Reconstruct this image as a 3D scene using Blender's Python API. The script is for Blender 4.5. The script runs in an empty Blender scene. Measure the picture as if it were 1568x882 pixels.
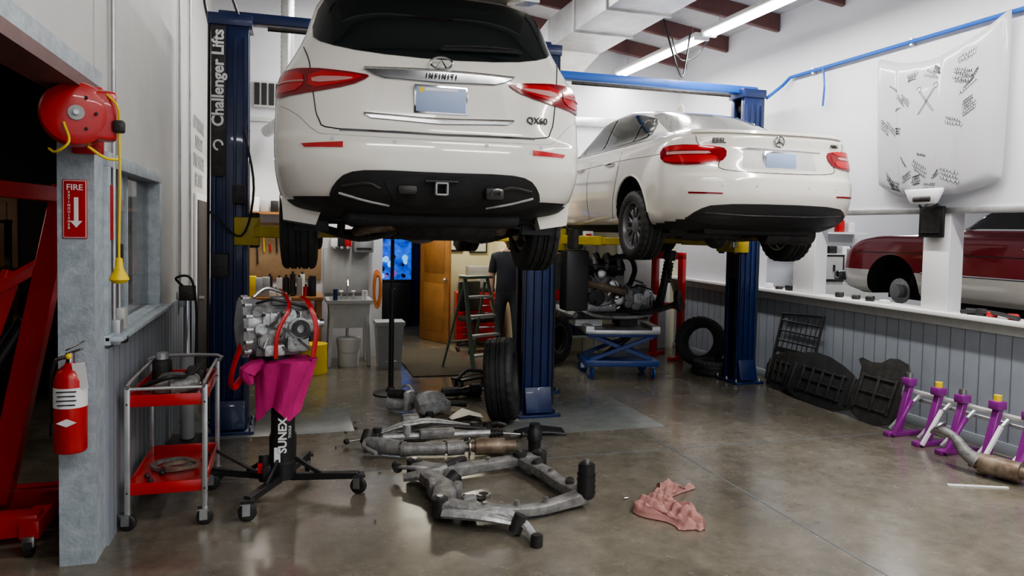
import bpy,bmesh,math,random,traceback
from mathutils import Vector as V, Matrix as M, noise
from mathutils.bvhtree import BVHTree
pi=math.pi; rnd=random.Random(7); ERR=[]
C=bpy.context.scene.collection
def T(x,y,z): return M.Translation((x,y,z))
def R(a,ax): return M.Rotation(math.radians(a),4,ax)
def frame(p,d,up=None):
    z=V(d).normalized(); up=V(up) if up else V((0,0,1))
    if abs(z.dot(up))>.98: up=V((0,1,0))
    x=up.cross(z).normalized(); y=z.cross(x)
    m=M((x,y,z)).transposed().to_4x4(); m.translation=V(p); return m
# ---------------- materials
def mat(n,c,r=.5,me=0,nz=0,sc=12,bump=0,em=0,coat=0,tr=0,c2=None,bs=60,al=1,emn=False):
    m=bpy.data.materials.new(n); m.use_nodes=True; nt=m.node_tree; b=nt.nodes['Principled BSDF']
    b.inputs['Base Color'].default_value=(*c,1); b.inputs['Roughness'].default_value=r; b.inputs['Metallic'].default_value=me
    b.inputs['Coat Weight'].default_value=coat; b.inputs['Coat Roughness'].default_value=.04
    b.inputs['Transmission Weight'].default_value=tr; b.inputs['Alpha'].default_value=al
    if em: b.inputs['Emission Color'].default_value=(*c,1); b.inputs['Emission Strength'].default_value=em
    tc=nt.nodes.new('ShaderNodeTexCoord')
    if nz or c2:
        t=nt.nodes.new('ShaderNodeTexNoise'); t.inputs['Scale'].default_value=sc; t.inputs['Detail'].default_value=6; t.inputs['Roughness'].default_value=.65
        nt.links.new(tc.outputs['Object'],t.inputs['Vector'])
        cr=nt.nodes.new('ShaderNodeValToRGB'); cr.color_ramp.elements[0].position=.35; cr.color_ramp.elements[1].position=.68
        cr.color_ramp.elements[0].color=(*(c2 if c2 else [k*(1-nz) for k in c]),1); cr.color_ramp.elements[1].color=(*c,1)
        nt.links.new(t.outputs['Fac'],cr.inputs['Fac']); nt.links.new(cr.outputs['Color'],b.inputs['Base Color'])
        if emn: nt.links.new(cr.outputs['Color'],b.inputs['Emission Color'])
    if bump:
        t2=nt.nodes.new('ShaderNodeTexNoise'); t2.inputs['Scale'].default_value=bs; t2.inputs['Detail'].default_value=4
        nt.links.new(tc.outputs['Object'],t2.inputs['Vector'])
        bp=nt.nodes.new('ShaderNodeBump'); bp.inputs['Strength'].default_value=bump; bp.inputs['Distance'].default_value=.01
        nt.links.new(t2.outputs['Fac'],bp.inputs['Height']); nt.links.new(bp.outputs['Normal'],b.inputs['Normal'])
    return m
def floor_mat():
    m=mat('polished_concrete',(.3,.27,.22),.2); nt=m.node_tree; b=nt.nodes['Principled BSDF']; L=nt.links.new
    tc=nt.nodes.new('ShaderNodeTexCoord')
    def N(s,d=8,r=.6):
        t=nt.nodes.new('ShaderNodeTexNoise'); t.inputs['Scale'].default_value=s; t.inputs['Detail'].default_value=d; t.inputs['Roughness'].default_value=r; L(tc.outputs['Object'],t.inputs['Vector']); return t
    a=N(.8); cr=nt.nodes.new('ShaderNodeValToRGB'); e=cr.color_ramp.elements
    e[0].position=.3; e[0].color=(.12,.108,.083,1); e[1].position=.72; e[1].color=(.255,.233,.188,1); k=e.new(.5); k.color=(.175,.157,.124,1)
    L(a.outputs['Fac'],cr.inputs['Fac'])
    f=N(7,10,.75); cr2=nt.nodes.new('ShaderNodeValToRGB'); e=cr2.color_ramp.elements; e[0].position=.36; e[0].color=(.62,.62,.62,1); e[1].position=.62; e[1].color=(1.12,1.12,1.12,1)
    L(f.outputs['Fac'],cr2.inputs['Fac'])
    mx=nt.nodes.new('ShaderNodeMix'); mx.data_type='RGBA'; mx.blend_type='MULTIPLY'; mx.inputs[0].default_value=.75
    L(cr.outputs['Color'],mx.inputs[6]); L(cr2.outputs['Color'],mx.inputs[7]); L(mx.outputs[2],b.inputs['Base Color'])
    g=N(3.0,8,.7); mr=nt.nodes.new('ShaderNodeMapRange'); mr.inputs[1].default_value=.3; mr.inputs[2].default_value=.7; mr.inputs[3].default_value=.12; mr.inputs[4].default_value=.34; L(g.outputs['Fac'],mr.inputs[0]); L(mr.outputs[0],b.inputs['Roughness'])
    b.inputs['Coat Weight'].default_value=.4; b.inputs['Coat Roughness'].default_value=.15
    bp=nt.nodes.new('ShaderNodeBump'); bp.inputs['Strength'].default_value=.08; bp.inputs['Distance'].default_value=.01; L(f.outputs['Fac'],bp.inputs['Height']); L(bp.outputs['Normal'],b.inputs['Normal'])
    return m
W=mat('white_paint_wall',(.66,.67,.71),.6,nz=.06,sc=1.5)
WL=mat('left_wall_paint',(.57,.57,.555),.6,nz=.1,sc=2)
CEIL=mat('ceiling_insulation',(.46,.46,.48),.7,nz=.2,sc=3)
CREAM=mat('cream_paint',(.60,.57,.40),.6,nz=.08,sc=2)
GRAYP=mat('gray_wainscot',(.29,.32,.36),.5,nz=.12,sc=5)
GRAYP2=mat('groove_gray',(.13,.15,.17),.6)
PIL=mat('worn_gray_paint',(.46,.52,.56),.55,c2=(.31,.36,.40),sc=14,bump=.3)
PURL=mat('red_oxide_steel',(.15,.07,.065),.55,nz=.2)
FLOOR=floor_mat()
BLACK=mat('black_plastic',(.02,.02,.021),.4,bump=.05)
DARK=mat('dark_underbody',(.025,.025,.027),.6,nz=.5,sc=8)
RUB=mat('tyre_rubber',(.030,.030,.031),.6,nz=.35,sc=20)
WPAINT=mat('pearl_white_paint',(.76,.735,.675),.22,coat=1)
SILV=mat('silver_white_paint',(.69,.665,.61),.22,coat=1)
HOODP=mat('hood_white_paint',(.76,.77,.79),.25,coat=.6)
REDP=mat('maroon_car_paint',(.24,.013,.022),.25,coat=1)
GLS=mat('tinted_glass',(.008,.012,.012),.06,coat=.2)
GLS2=mat('rear_glass_grey',(.16,.16,.15),.12,coat=1)
CHR=mat('chrome',(.70,.71,.73),.12,1)
DCHR=mat('dark_chrome',(.24,.245,.255),.15,1)
LENS=mat('red_lens',(.45,.008,.012),.12,coat=.4)
LENSD=mat('dark_red_lens',(.20,.004,.008),.12,coat=.4)
LENS2=mat('clear_lens',(.50,.25,.24),.15,coat=.4)
STEEL=mat('steel',(.5,.5,.5),.3,.9,nz=.25,sc=15)
ALU=mat('cast_aluminium',(.62,.63,.64),.42,.5,nz=.5,sc=18,bump=.4)
ALUD=mat('dirty_aluminium',(.36,.355,.35),.5,.35,nz=.55,sc=14,bump=.4)
RUST=mat('rusty_exhaust',(.36,.30,.23),.5,.5,c2=(.15,.10,.07),sc=10)
IRON=mat('dark_iron',(.065,.062,.06),.5,.4,nz=.5,sc=14,bump=.3)
BLUE=mat('lift_blue',(.010,.026,.11),.38,coat=.3,nz=.3,sc=5)
BLUEM=mat('table_blue',(.012,.05,.22),.38,coat=.3,nz=.2,sc=5)
BLUEB=mat('bright_blue',(.02,.11,.45),.4)
YEL=mat('arm_yellow',(.55,.42,.04),.4,nz=.25,sc=10)
YC=mat('yellow_cord',(.8,.58,.03),.5)
RED=mat('tool_red',(.50,.015,.015),.32,coat=.3,nz=.12,sc=10)
PLATE=mat('plate_blue',(.33,.42,.62),.4)
WHT=mat('white_plastic',(.78,.78,.78),.4)
PINK=mat('magenta_cloth',(.58,.03,.20),.85,nz=.2,sc=10)
TOWEL=mat('pink_towel',(.78,.44,.40),.95,nz=.12,sc=20,bump=.6,bs=160)
PURP=mat('purple_paint',(.24,.025,.24),.35,coat=.3)
WOOD=mat('oak_door',(.42,.20,.07),.4,nz=.3,sc=4)
MATM=mat('floor_mat',(.09,.075,.05),.9,nz=.4,sc=40)
GREY=mat('grey_plastic',(.38,.39,.39),.5,nz=.1)
DGREY=mat('dark_alloy',(.22,.22,.23),.35,.6)
LGREY=mat('light_grey',(.56,.57,.56),.45,nz=.15,sc=8)
GALV=mat('galvanised',(.6,.61,.62),.35,.7,nz=.25,sc=6)
GRN=mat('ladder_green',(.14,.20,.14),.5)
SKIN=mat('skin',(.52,.30,.21),.55); HAIR=mat('hair',(.04,.025,.015),.8)
SHIRT=mat('navy_shirt',(.025,.027,.035),.85); PANT=mat('work_trousers',(.05,.05,.06),.85)
TUBE=mat('fluorescent_tube',(1,1,1),.5,em=9)
WATER=mat('glowing_water',(.03,.16,.9),.1,em=1.1,c2=(.004,.02,.22),sc=6,emn=True); CORAL=mat('glowing_coral',(.25,.10,.45),.6,em=.8); CORAL2=mat('pale_glowing_coral',(.15,.5,.9),.6,em=1.2)  # tank glow put into the colour: water and corals emit light themselves
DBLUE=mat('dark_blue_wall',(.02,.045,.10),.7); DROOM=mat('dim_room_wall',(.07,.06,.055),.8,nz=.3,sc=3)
ORG=mat('orange_hose',(.45,.15,.04),.5); PEG=mat('pegboard',(.36,.24,.13),.7,nz=.2)
INK=mat('ink',(.02,.02,.03),.6); PATCH=mat('floor_patch',(.21,.225,.215),.25,nz=.25,sc=6)
GLASS=mat('window_glass',(.85,.9,.92),.03,tr=.9,al=.3)
# ---------------- builder
def catm(P,k,closed=False):
    n=len(P); out=[]; rng=range(n if closed else n-1)
    for i in rng:
        if closed: a,b,c,d=P[i-1],P[i],P[(i+1)%n],P[(i+2)%n]
        else: a=P[i-1] if i>0 else P[i]*2-P[i+1]; b=P[i]; c=P[i+1]; d=P[i+2] if i+2<n else P[i+1]*2-P[i]
        for j in range(k):
            t=j/k; out.append(.5*((2*b)+(c-a)*t+(2*a-5*b+4*c-d)*t*t+(3*b-a-3*c+d)*t**3))
    if not closed: out.append(P[-1])
    return out
class B:
    def __init__(s,n): s.n=n; s.bm=bmesh.new(); s.mats=[]; s.X=M.Identity(4)
    def mi(s,m):
        if m not in s.mats: s.mats.append(m)
        return s.mats.index(m)
    def merge(s,t,m,X=None):
        if X is not None: t.transform(X)
        t.transform(s.X)
        t.verts.index_update(); ml=[s.mi(k) for k in m] if isinstance(m,(list,tuple)) else None; k=None if ml else s.mi(m)
        vs=[s.bm.verts.new(v.co) for v in t.verts]
        for f in t.faces:
            try: nf=s.bm.faces.new([vs[v.index] for v in f.verts])
            except ValueError: continue
            nf.material_index=ml[min(f.material_index,len(ml)-1)] if ml else k
        t.free()
    def box(s,c,sz,m,rot=None,bev=0,seg=2,X=None):
        t=bmesh.new(); bmesh.ops.create_cube(t,size=1); t.transform(M.Diagonal((*sz,1)))
        if bev: bmesh.ops.bevel(t,geom=t.edges[:],offset=min(bev,min(sz)*.45),segments=seg,affect='EDGES',profile=.5)
        x=T(*c)
        if rot: x=x@R(rot[2],'Z')@R(rot[1],'Y')@R(rot[0],'X')
        s.merge(t,m,(X@x) if X else x)
    def bx(s,x0,x1,y0,y1,z0,z1,m,bev=0): s.box(((x0+x1)/2,(y0+y1)/2,(z0+z1)/2),(abs(x1-x0),abs(y1-y0),abs(z1-z0)),m,bev=bev)
    def beam(s,p1,p2,w,h,m,bev=.004):
        p1=V(p1);p2=V(p2); t=bmesh.new(); bmesh.ops.create_cube(t,size=1); L=(p2-p1).length; t.transform(M.Diagonal((w,h,L,1)))
        if bev: bmesh.ops.bevel(t,geom=t.edges[:],offset=bev,segments=1,affect='EDGES')
        s.merge(t,m,frame((p1+p2)/2,p2-p1))
    def cyl(s,p1,p2,r,m,r2=None,n=20,bev=0):
        p1=V(p1);p2=V(p2); t=bmesh.new(); L=(p2-p1).length
        bmesh.ops.create_cone(t,cap_ends=True,segments=n,radius1=r,radius2=r if r2 is None else r2,depth=L)
        if bev:
            es=[e for e in t.edges if abs(e.verts[0].co.z-e.verts[1].co.z)<1e-5]; bmesh.ops.bevel(t,geom=es,offset=bev,segments=2,affect='EDGES')
        s.merge(t,m,frame((p1+p2)/2,p2-p1))
    def sph(s,c,r,m,sc=(1,1,1),rot=None,n=16):
        t=bmesh.new(); bmesh.ops.create_uvsphere(t,u_segments=n*2,v_segments=n,radius=r)
        x=T(*c)
        if rot: x=x@R(rot[2],'Z')@R(rot[1],'Y')@R(rot[0],'X')
        s.merge(t,m,x@M.Diagonal((*sc,1)))
    def loft(s,rings,m,caps=True,closed=False,X=None):
        t=bmesh.new(); vr=[[t.verts.new(p) for p in r] for r in rings]; n=len(rings[0])
        rr=range(len(vr)) if closed else range(len(vr)-1)
        for i in rr:
            a,b=vr[i],vr[(i+1)%len(vr)]
            for j in range(n): t.faces.new((a[j],a[(j+1)%n],b[(j+1)%n],b[j]))
        if caps and not closed: t.faces.new(vr[0][::-1]); t.faces.new(vr[-1])
        s.merge(t,m,X)
    def tube(s,pts,r,m,n=8,fl=(1,1),closed=False,sm=0,sq=1):
        P=[V(p) for p in pts]; Rr=list(r) if isinstance(r,(list,tuple)) else [r]*len(P)
        if sm:
            n0=len(P); P=catm(P,sm,closed); nn=len(P)
            R2=[]
            for i in range(nn):
                f=i/sm; a=int(f)%n0; b=(a+1)%n0 if closed else min(a+1,n0-1); R2.append(Rr[a]*(1-(f-int(f)))+Rr[b]*(f-int(f)))
            Rr=R2
        N=len(P); rings=[]; px=None
        def pw(v): return math.copysign(abs(v)**sq,v)
        for i in range(N):
            a=P[i-1] if (i>0 or closed) else P[i]; b=P[(i+1)%N] if (i<N-1 or closed) else P[i]
            t=(b-a).normalized() if (b-a).length>1e-9 else V((0,0,1))
            if px is None: fm=frame(P[i],t); px=V(fm.col[0][:3])
            px=(px-t*px.dot(t)).normalized(); py=t.cross(px)
            rings.append([P[i]+px*pw(math.cos(2*pi*j/n))*Rr[i]*fl[0]+py*pw(math.sin(2*pi*j/n))*Rr[i]*fl[1] for j in range(n)])
        s.loft(rings,m,closed=closed)
    def lathe(s,prof,m,p=(0,0,0),d=(0,0,1),n=32,closed=False,mod=None,up=None):
        rings=[]; 
        for j in range(n):
            a=2*pi*j/n; rings.append([(( (mod(j,i,r) if mod else r))*math.cos(a),((mod(j,i,r) if mod else r))*math.sin(a),h) for i,(r,h) in enumerate(prof)])
        t=bmesh.new(); vr=[[t.verts.new(q) for q in r] for r in rings]; k=len(prof)
        for i in range(n):
            a,b=vr[i],vr[(i+1)%n]
            for j in range(k if closed else k-1): t.faces.new((a[j],b[j],b[(j+1)%k],a[(j+1)%k]))
        if not closed:
            if prof[0][0]>1e-4: t.faces.new([vr[i][0] for i in range(n)][::-1])
            if prof[-1][0]>1e-4: t.faces.new([vr[i][-1] for i in range(n)])
        bmesh.ops.remove_doubles(t,verts=t.verts[:],dist=1e-5)
        s.merge(t,m,frame(p,d,up))
    def prism(s,poly,h,m,X=None,bev=0):
        t=bmesh.new(); a=[t.verts.new((x,y,0)) for x,y in poly]; b=[t.verts.new((x,y,h)) for x,y in poly]; n=len(a)
        t.faces.new(a[::-1]); t.faces.new(b)
        for i in range(n): t.faces.new((a[i],a[(i+1)%n],b[(i+1)%n],b[i]))
        bmesh.ops.recalc_face_normals(t,faces=t.faces[:])
        if bev: bmesh.ops.bevel(t,geom=t.edges[:],offset=bev,segments=1,affect='EDGES')
        s.merge(t,m,X)
    def text(s,st,size,m,X,ext=.0015,bold=.012):
        cu=bpy.data.curves.new('t','FONT'); cu.body=st; cu.size=size; cu.extrude=ext; cu.align_x='CENTER'; cu.align_y='CENTER'; cu.resolution_u=3; cu.offset=size*bold
        o=bpy.data.objects.new('t',cu); C.objects.link(o); bpy.context.view_layer.update()
        e=o.evaluated_get(bpy.context.evaluated_depsgraph_get()); t=bmesh.new(); t.from_mesh(e.to_mesh()); e.to_mesh_clear()
        bpy.data.objects.remove(o); s.merge(t,m,X)
    def done(s,loc=(0,0,0),rz=0,ang=38,rx=0,ry=0,sc=1):
        me=bpy.data.meshes.new(s.n); bmesh.ops.recalc_face_normals(s.bm,faces=s.bm.faces[:]); s.bm.to_mesh(me); s.bm.free()
        for m in s.mats: me.materials.append(m)
        me.polygons.foreach_set('use_smooth',[True]*len(me.polygons)); me.set_sharp_from_angle(angle=math.radians(ang))
        o=bpy.data.objects.new(s.n,me); C.objects.link(o); o.location=loc; o.rotation_euler=(math.radians(rx),math.radians(ry),math.radians(rz)); o.scale=(sc,)*3; return o
def run(f):
    try: f()
    except Exception: ERR.append(f.__name__+': '+traceback.format_exc()[-600:])
def chaikin(P,k=2):
    for _ in range(k):
        Q=[]; n=len(P)
        for i in range(n):
            a,b=P[i],P[(i+1)%n]; Q+= [(a[0]*.75+b[0]*.25,a[1]*.75+b[1]*.25),(a[0]*.25+b[0]*.75,a[1]*.25+b[1]*.75)]
        P=Q
    return P
def cast(bvh,p,d):
    d=V(d).normalized(); h=bvh.ray_cast(V(p)-d*8,d)
    if h[0] is None: h=bvh.find_nearest(V(p))
    return h[0],h[1]
def patch(b,bvh,poly,m,ua=(1,0,0),d=(0,1,0),off=.004,sm=2,step=.04,va=(0,0,1),skirt=.012,base=(0,0,0)):
    if sm: poly=chaikin(poly,sm)
    ua=V(ua);va=V(va);d=V(d).normalized();base=V(base)
    t=bmesh.new(); t.faces.new([t.verts.new((x,y,0)) for x,y in poly])
    for ax in (0,1):
        lo=min(p[ax] for p in poly); hi=max(p[ax] for p in poly); k=int((hi-lo)/step)
        for i in range(1,k+1):
            co=[0,0,0]; no=[0,0,0]; co[ax]=lo+(hi-lo)*i/(k+1); no[ax]=1
            bmesh.ops.bisect_plane(t,geom=t.verts[:]+t.edges[:]+t.faces[:],plane_co=co,plane_no=no)
    bmesh.ops.triangulate(t,faces=t.faces[:])
    be=[e for e in t.edges if len(e.link_faces)==1]
    N={}
    for v in t.verts:
        p,n=cast(bvh,base+ua*v.co.x+va*v.co.y,d)
        if n.dot(d)>0: n=-n
        v.co=p+n*off; N[v]=n
    r=bmesh.ops.extrude_edge_only(t,edges=be)
    for v in r['geom']:
        if isinstance(v,bmesh.types.BMVert):
            q=min(N.items(),key=lambda k:(k[0].co-v.co).length_squared)[1]; v.co-=q*skirt
    b.merge(t,m)
def line(b,bvh,pts,r,m,ua=(1,0,0),d=(0,1,0),va=(0,0,1),sm=4,off=0,n=6,closed=False):
    P=[V((x,y,0)) for x,y in pts]; P=catm(P,sm,closed) if sm else P
    Q=[]
    for p in P:
        h,nn=cast(bvh,V(ua)*p.x+V(va)*p.y,d); Q.append(h+nn*off)
    b.tube(Q,r,m,n=n,closed=closed)
# ---------------- cars
def interp(keys,z):
    n=len(keys)
    if z<=keys[0][0]: return keys[0][1:]
    if z>=keys[-1][0]: return keys[-1][1:]
    i=max(k for k in range(n-1) if keys[k][0]<=z); h=keys[i+1][0]-keys[i][0]; t=(z-keys[i][0])/h; out=[]
    for c in range(1,len(keys[0])):
        def dl(k): return (keys[k+1][c]-keys[k][c])/(keys[k+1][0]-keys[k][0])
        def tg(k):
            if k==0: return dl(0)
            if k==n-1: return dl(n-2)
            a,b=dl(k-1),dl(k); return 0 if a*b<=0 else 2*a*b/(a+b)
        y0,y1,m0,m1=keys[i][c],keys[i+1][c],tg(i)*h,tg(i+1)*h
        out.append((2*t**3-3*t*t+1)*y0+(t**3-2*t*t+t)*m0+(-2*t**3+3*t*t)*y1+(t**3-t*t)*m1)
    return out
def body(keys,sub=5,na=18,ns=14):
    zs=[]
    for i in range(len(keys)-1): zs+= [keys[i][0]+(keys[i+1][0]-keys[i][0])*j/sub for j in range(sub)]
    zs.append(keys[-1][0]); t=bmesh.new(); rows=[]
    for z in zs:
        yr,yf,w,dr,nr,df,nf=interp(keys,z); dr=min(dr,.45*(yf-yr)); df=min(df,.45*(yf-yr)); h=[]
        for i in range(na+1):
            a=pi/2*(i/na); h.append((w*max(math.sin(a),0)**(2/nr),yr+dr*(1-max(math.cos(a),0)**(2/nr))))
        for i in range(1,ns): h.append((w,yr+dr+(yf-df-yr-dr)*i/ns))
        for i in range(na,-1,-1):
            a=pi/2*(i/na); h.append((w*max(math.sin(a),0)**(2/nf),yf-df*(1-max(math.cos(a),0)**(2/nf))))
        ring=h+[(-x,y) for x,y in h[-2:0:-1]]
        rows.append([t.verts.new((x,y,z)) for x,y in ring])
    n=len(rows[0])
    for a,b in zip(rows,rows[1:]):
        for j in range(n): t.faces.new((a[j],a[(j+1)%n],b[(j+1)%n],b[j]))
    t.faces.new(rows[0][::-1]); t.faces.new(rows[-1]); bmesh.ops.recalc_face_normals(t,faces=t.faces[:])
    return t
def toobj(t,n,k=3):
    me=bpy.data.meshes.new(n); t.to_mesh(me); o=bpy.data.objects.new(n,me); C.objects.link(o)
    for i in range(k): me.materials.append([WPAINT,DARK,WHT][i])
    return o
def cutarch(t,cs,zlow):
    for f in t.faces:
        c=f.calc_center_median(); f.material_index=1 if f.normal.z<-.7 and c.z<zlow else (f.material_index)
    o=toobj(t,'tmpb'); os=[]
    for (y,z,r,x0,x1) in cs:
        q=bmesh.new(); bmesh.ops.create_cone(q,cap_ends=True,segments=40,radius1=r,radius2=r,depth=x1-x0)
        for f in q.faces: f.material_index=1
        q.transform(T((x0+x1)/2,y,z)@R(90,'Y')); oc=toobj(q,'tmpc'); os.append(oc); q.free()
        md=o.modifiers.new('b','BOOLEAN'); md.operation='DIFFERENCE'; md.solver='EXACT'; md.object=oc
    bpy.context.view_layer.update()
    e=o.evaluated_get(bpy.context.evaluated_depsgraph_get()); r=bmesh.new(); r.from_mesh(e.to_mesh()); e.to_mesh_clear()
    for k in os+[o]: bpy.data.objects.remove(k)
    return r
def tyre(b,c,ax,r=.38,w=.25,ri=.25,m=None,n=84):
    m=m or RUB; h=w/2
    half=[(ri-.012,.36*w),(ri,.46*w),(ri+.02,.48*w),((ri+r)/2,.5*w),(r-.03,.47*w),(r-.010,.43*w),(r-.002,.38*w),(r,.29*w),(r-.012,.28*w),(r-.012,.24*w),(r,.23*w),(r+.001,.09*w),(r-.011,.08*w),(r-.011,.035*w),(r+.001,.025*w)]
    prof=half+[(a,-q) for a,q in half[::-1]]; K=len(prof); sh={4,5,6,7,K-8,K-7,K-6,K-5}
    b.lathe(prof,m,c,ax,n=n,closed=True,mod=lambda j,i,rr:rr-(.010 if (i in sh and j%3==0) else (.006 if 10<=i<=K-11 and j%4==0 else 0)))
def rim(b,c,ax,ri,w,ns,m,md,twin=False):
    F=frame(c,ax); h=w*.4
    b.lathe([(ri-.012,-h),(ri,-h),(ri+.004,h),(ri-.004,h+.006),(ri-.02,h),(ri-.03,h-.03),(ri-.03,-h)],m,c,ax,n=48,closed=True)
    b.lathe([(0,-.02),(ri-.035,-.02),(ri-.035,-.03),(0,-.03)],md,c,ax,n=32)
    b.lathe([(0,h-.02),(.03,h-.015),(.075,h-.03),(.085,h-.06),(.085,h-.1),(0,h-.1)],m,c,ax,n=24)
    for i in range(ns):
        a=360*i/ns
        for da in ((-5,5) if twin else (0,)):
            b.prism([(.06,-.012),(ri-.02,-.009),(ri-.02,.009),(.06,.012)],.022,m,F@R(a,'Z')@T(0,da*.0035,h-.055)@R(da*1.2,'Z'),bev=.004)
def suv():
    b=B('suv')
    K=[(.30,.30,4.7,.80,.5,3,.6,3),(.36,.14,4.85,.93,.6,3,.7,3),(.45,.05,4.95,.975,.62,3.1,.8,3),(.62,.0,5.0,1.0,.62,3.2,.9,3),(.76,.015,4.97,1.005,.60,3.2,.9,3),(.81,.05,4.95,1.005,.58,3.2,.9,3),
       (.95,.07,4.85,1.0,.56,3.2,.9,3),(1.08,.085,4.6,.985,.54,3.2,.9,3),(1.2,.10,4.1,.95,.52,3.1,.8,3),(1.3,.13,3.6,.895,.5,3,.7,3),(1.44,.21,3.25,.83,.46,3,.6,3),(1.60,.32,2.95,.785,.42,3,.5,3),(1.72,.42,2.7,.745,.4,3,.45,3),(1.80,.55,2.5,.66,.4,2.8,.4,3),(1.835,.8,2.2,.48,.4,2.6,.4,3),(1.845,1.2,1.8,.15,.2,2.5,.2,2.5)]
    t=body(K); bv=BVHTree.FromBMesh(t)
    r=cutarch(t,[(1.02,.36,.43,-1.2,-.62),(1.02,.36,.43,.62,1.2),(3.92,.36,.43,-1.2,-.62),(3.92,.36,.43,.62,1.2)],.45); t.free()
    b.merge(r,[WPAINT,DARK])
    g=[(0,1.265),(.45,1.285),(.70,1.345),(.78,1.42),(.72,1.68),(.62,1.73),(0,1.745)]; g=g+[(-x,z) for x,z in g[-2:0:-1]]
    patch(b,bv,g,GLS,off=.006,sm=1)
    top=[(-.68,.31,1.775),(0,.27,1.79),(.68,.31,1.775),(.68,.60,1.83),(0,.6,1.86),(-.68,.60,1.83)]
    b.loft([top,[(x,y+.01,z-.04) for x,y,z in top]],WPAINT)
    b.box((0,.272,1.765),(.26,.02,.018),LENS,bev=.004)
    for s in (-1,1): patch(b,bv,[(.75,1.27),(3.5,1.22),(3.0,1.5),(2.5,1.66),(1.1,1.68),(.75,1.5)],GLS,ua=(0,1,0),d=(-s,0,0),sm=1,step=.08)
    for s in (-1,1):
        ua=(.866,.5*s,0); d=(-.5*s,.866,0)
        pl=[(1.06,1.005),(1.10,1.09),(1.06,1.175),(.80,1.185),(.44,1.150),(.42,1.13),(.52,1.075),(.75,1.03)]
        patch(b,bv,[(s*u,z) for u,z in pl],LENSD,ua=ua,d=d,off=.012,sm=1,step=.05,skirt=.02)
        patch(b,bv,[(s*u,z) for u,z in [(.80,1.05),(1.0,1.03),(1.03,1.09),(1.0,1.155),(.81,1.165)]],LENS,ua=ua,d=d,off=.016,sm=1)
        patch(b,bv,[(s*u,z) for u,z in [(.77,1.05),(.77,1.165),(.47,1.14),(.46,1.13),(.55,1.09)]],LENS,ua=ua,d=d,off=.016,sm=1)
        patch(b,bv,[(s*u,z) for u,z in [(.74,1.085),(.75,1.125),(.53,1.125),(.50,1.118),(.57,1.10)]],LENS2,ua=ua,d=d,off=.020,sm=1)
        line(b,bv,[(s*.80,1.10),(s*.92,1.10),(s*1.02,1.095)],.006,LENS2,ua=ua,d=d,off=.018)
        patch(b,bv,[(s*x,z) for x,z in [(.58,.70),(.80,.70),(.82,.722),(.58,.735)]],LENS,off=.005,sm=0)
        patch(b,bv,[(s*x,z) for x,z in [(.56,.69),(.83,.69),(.85,.732),(.56,.745)]],SILV,off=.002,sm=1)
        for x,z in ((.28,.745),(.64,.755)):
            p,n=cast(bv,(s*x,0,z),(0,1,0)); b.cyl(p-n*.005,p+n*.004,.012,LGREY,n=16)
    sm=[(-.82,1.34),(-.78,1.22),(-.75,1.0),(-.72,.87),(-.62,.815),(0,.80),(.62,.815),(.72,.87),(.75,1.0),(.78,1.22),(.82,1.34)]
    line(b,bv,sm,.004,BLACK,off=.001)
    line(b,bv,[(-.98,.98),(-.85,.90),(-.74,.80),(-.62,.775),(0,.765),(.62,.775),(.74,.80),(.85,.90),(.98,.98)],.0025,GREY,off=.0)
    patch(b,bv,[(-.60,.797),(0,.787),(.60,.797),(.60,.815),(0,.805),(-.60,.815)],CHR,off=.008,sm=0)
    patch(b,bv,[(-.46,1.180),(0,1.190),(.46,1.180),(.40,1.150),(.34,1.132),(0,1.122),(-.34,1.132),(-.40,1.150)],DCHR,off=.022,sm=0,skirt=.03)
    line(b,bv,[(-.46,1.182),(0,1.192),(.46,1.182)],.007,CHR,off=.022)
    patch(b,bv,[(-.38,1.13),(.38,1.13),(.42,.90),(.30,.880),(-.30,.880),(-.42,.90)],SILV,off=.002,sm=0)
    patch(b,bv,[(-.46,.908),(0,.893),(.46,.908),(.42,.885),(0,.866),(-.42,.885)],DCHR,off=.014,sm=0,skirt=.03)
    line(b,bv,[(-.46,.911),(0,.896),(.46,.911)],.006,CHR,off=.014)
    p,n=cast(bv,(0,0,1.02),(0,1,0)); y=p.y
    b.box((0,y-.012,1.015),(.33,.012,.175),CHR,bev=.004); b.box((0,y-.019,1.015),(.305,.006,.15),PLATE,bev=.002)
    b.box((0,y-.023,1.075),(.20,.002,.018),WHT); b.box((-.12,y-.023,1.07),(.03,.002,.03),YC)
    b.tube([(math.cos(a)*.068,y-.012,1.238+math.sin(a)*.036) for a in [i*pi/8 for i in range(16)]],.007,CHR,closed=True)
    b.tube([(-.03,y-.012,1.208),(0,y-.014,1.255),(.03,y-.012,1.208)],.007,CHR)
    p,n=cast(bv,(.62,0,.925),(0,1,0)); b.text('QX60',.058,IRON,T(.62,p.y-.008,.925)@R(12,'Z')@R(90,'X'),.003)
    b.text('I N F I N I T I',.034,BLACK,T(0,y-.020,1.158)@R(90,'X'),.004,.03)
    line(b,bv,[(.0,1.325),(.25,1.335),(.52,1.35)],.010,BLACK,off=.025); line(b,bv,[(.02,1.34),(.3,1.36),(.5,1.36)],.005,IRON,off=.03)
    patch(b,bv,[(-.66,.41),(-.63,.49),(-.56,.555),(-.42,.575),(0,.57),(.42,.575),(.56,.555),(.63,.49),(.66,.41),(.60,.385),(.45,.35),(0,.335),(-.45,.35),(-.60,.385)],BLACK,off=.012,sm=1,skirt=.03)
    patch(b,bv,[(-.36,.55),(.36,.55),(.30,.45),(.27,.38),(-.27,.38),(-.30,.45)],DARK,off=.02,sm=1)
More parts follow.
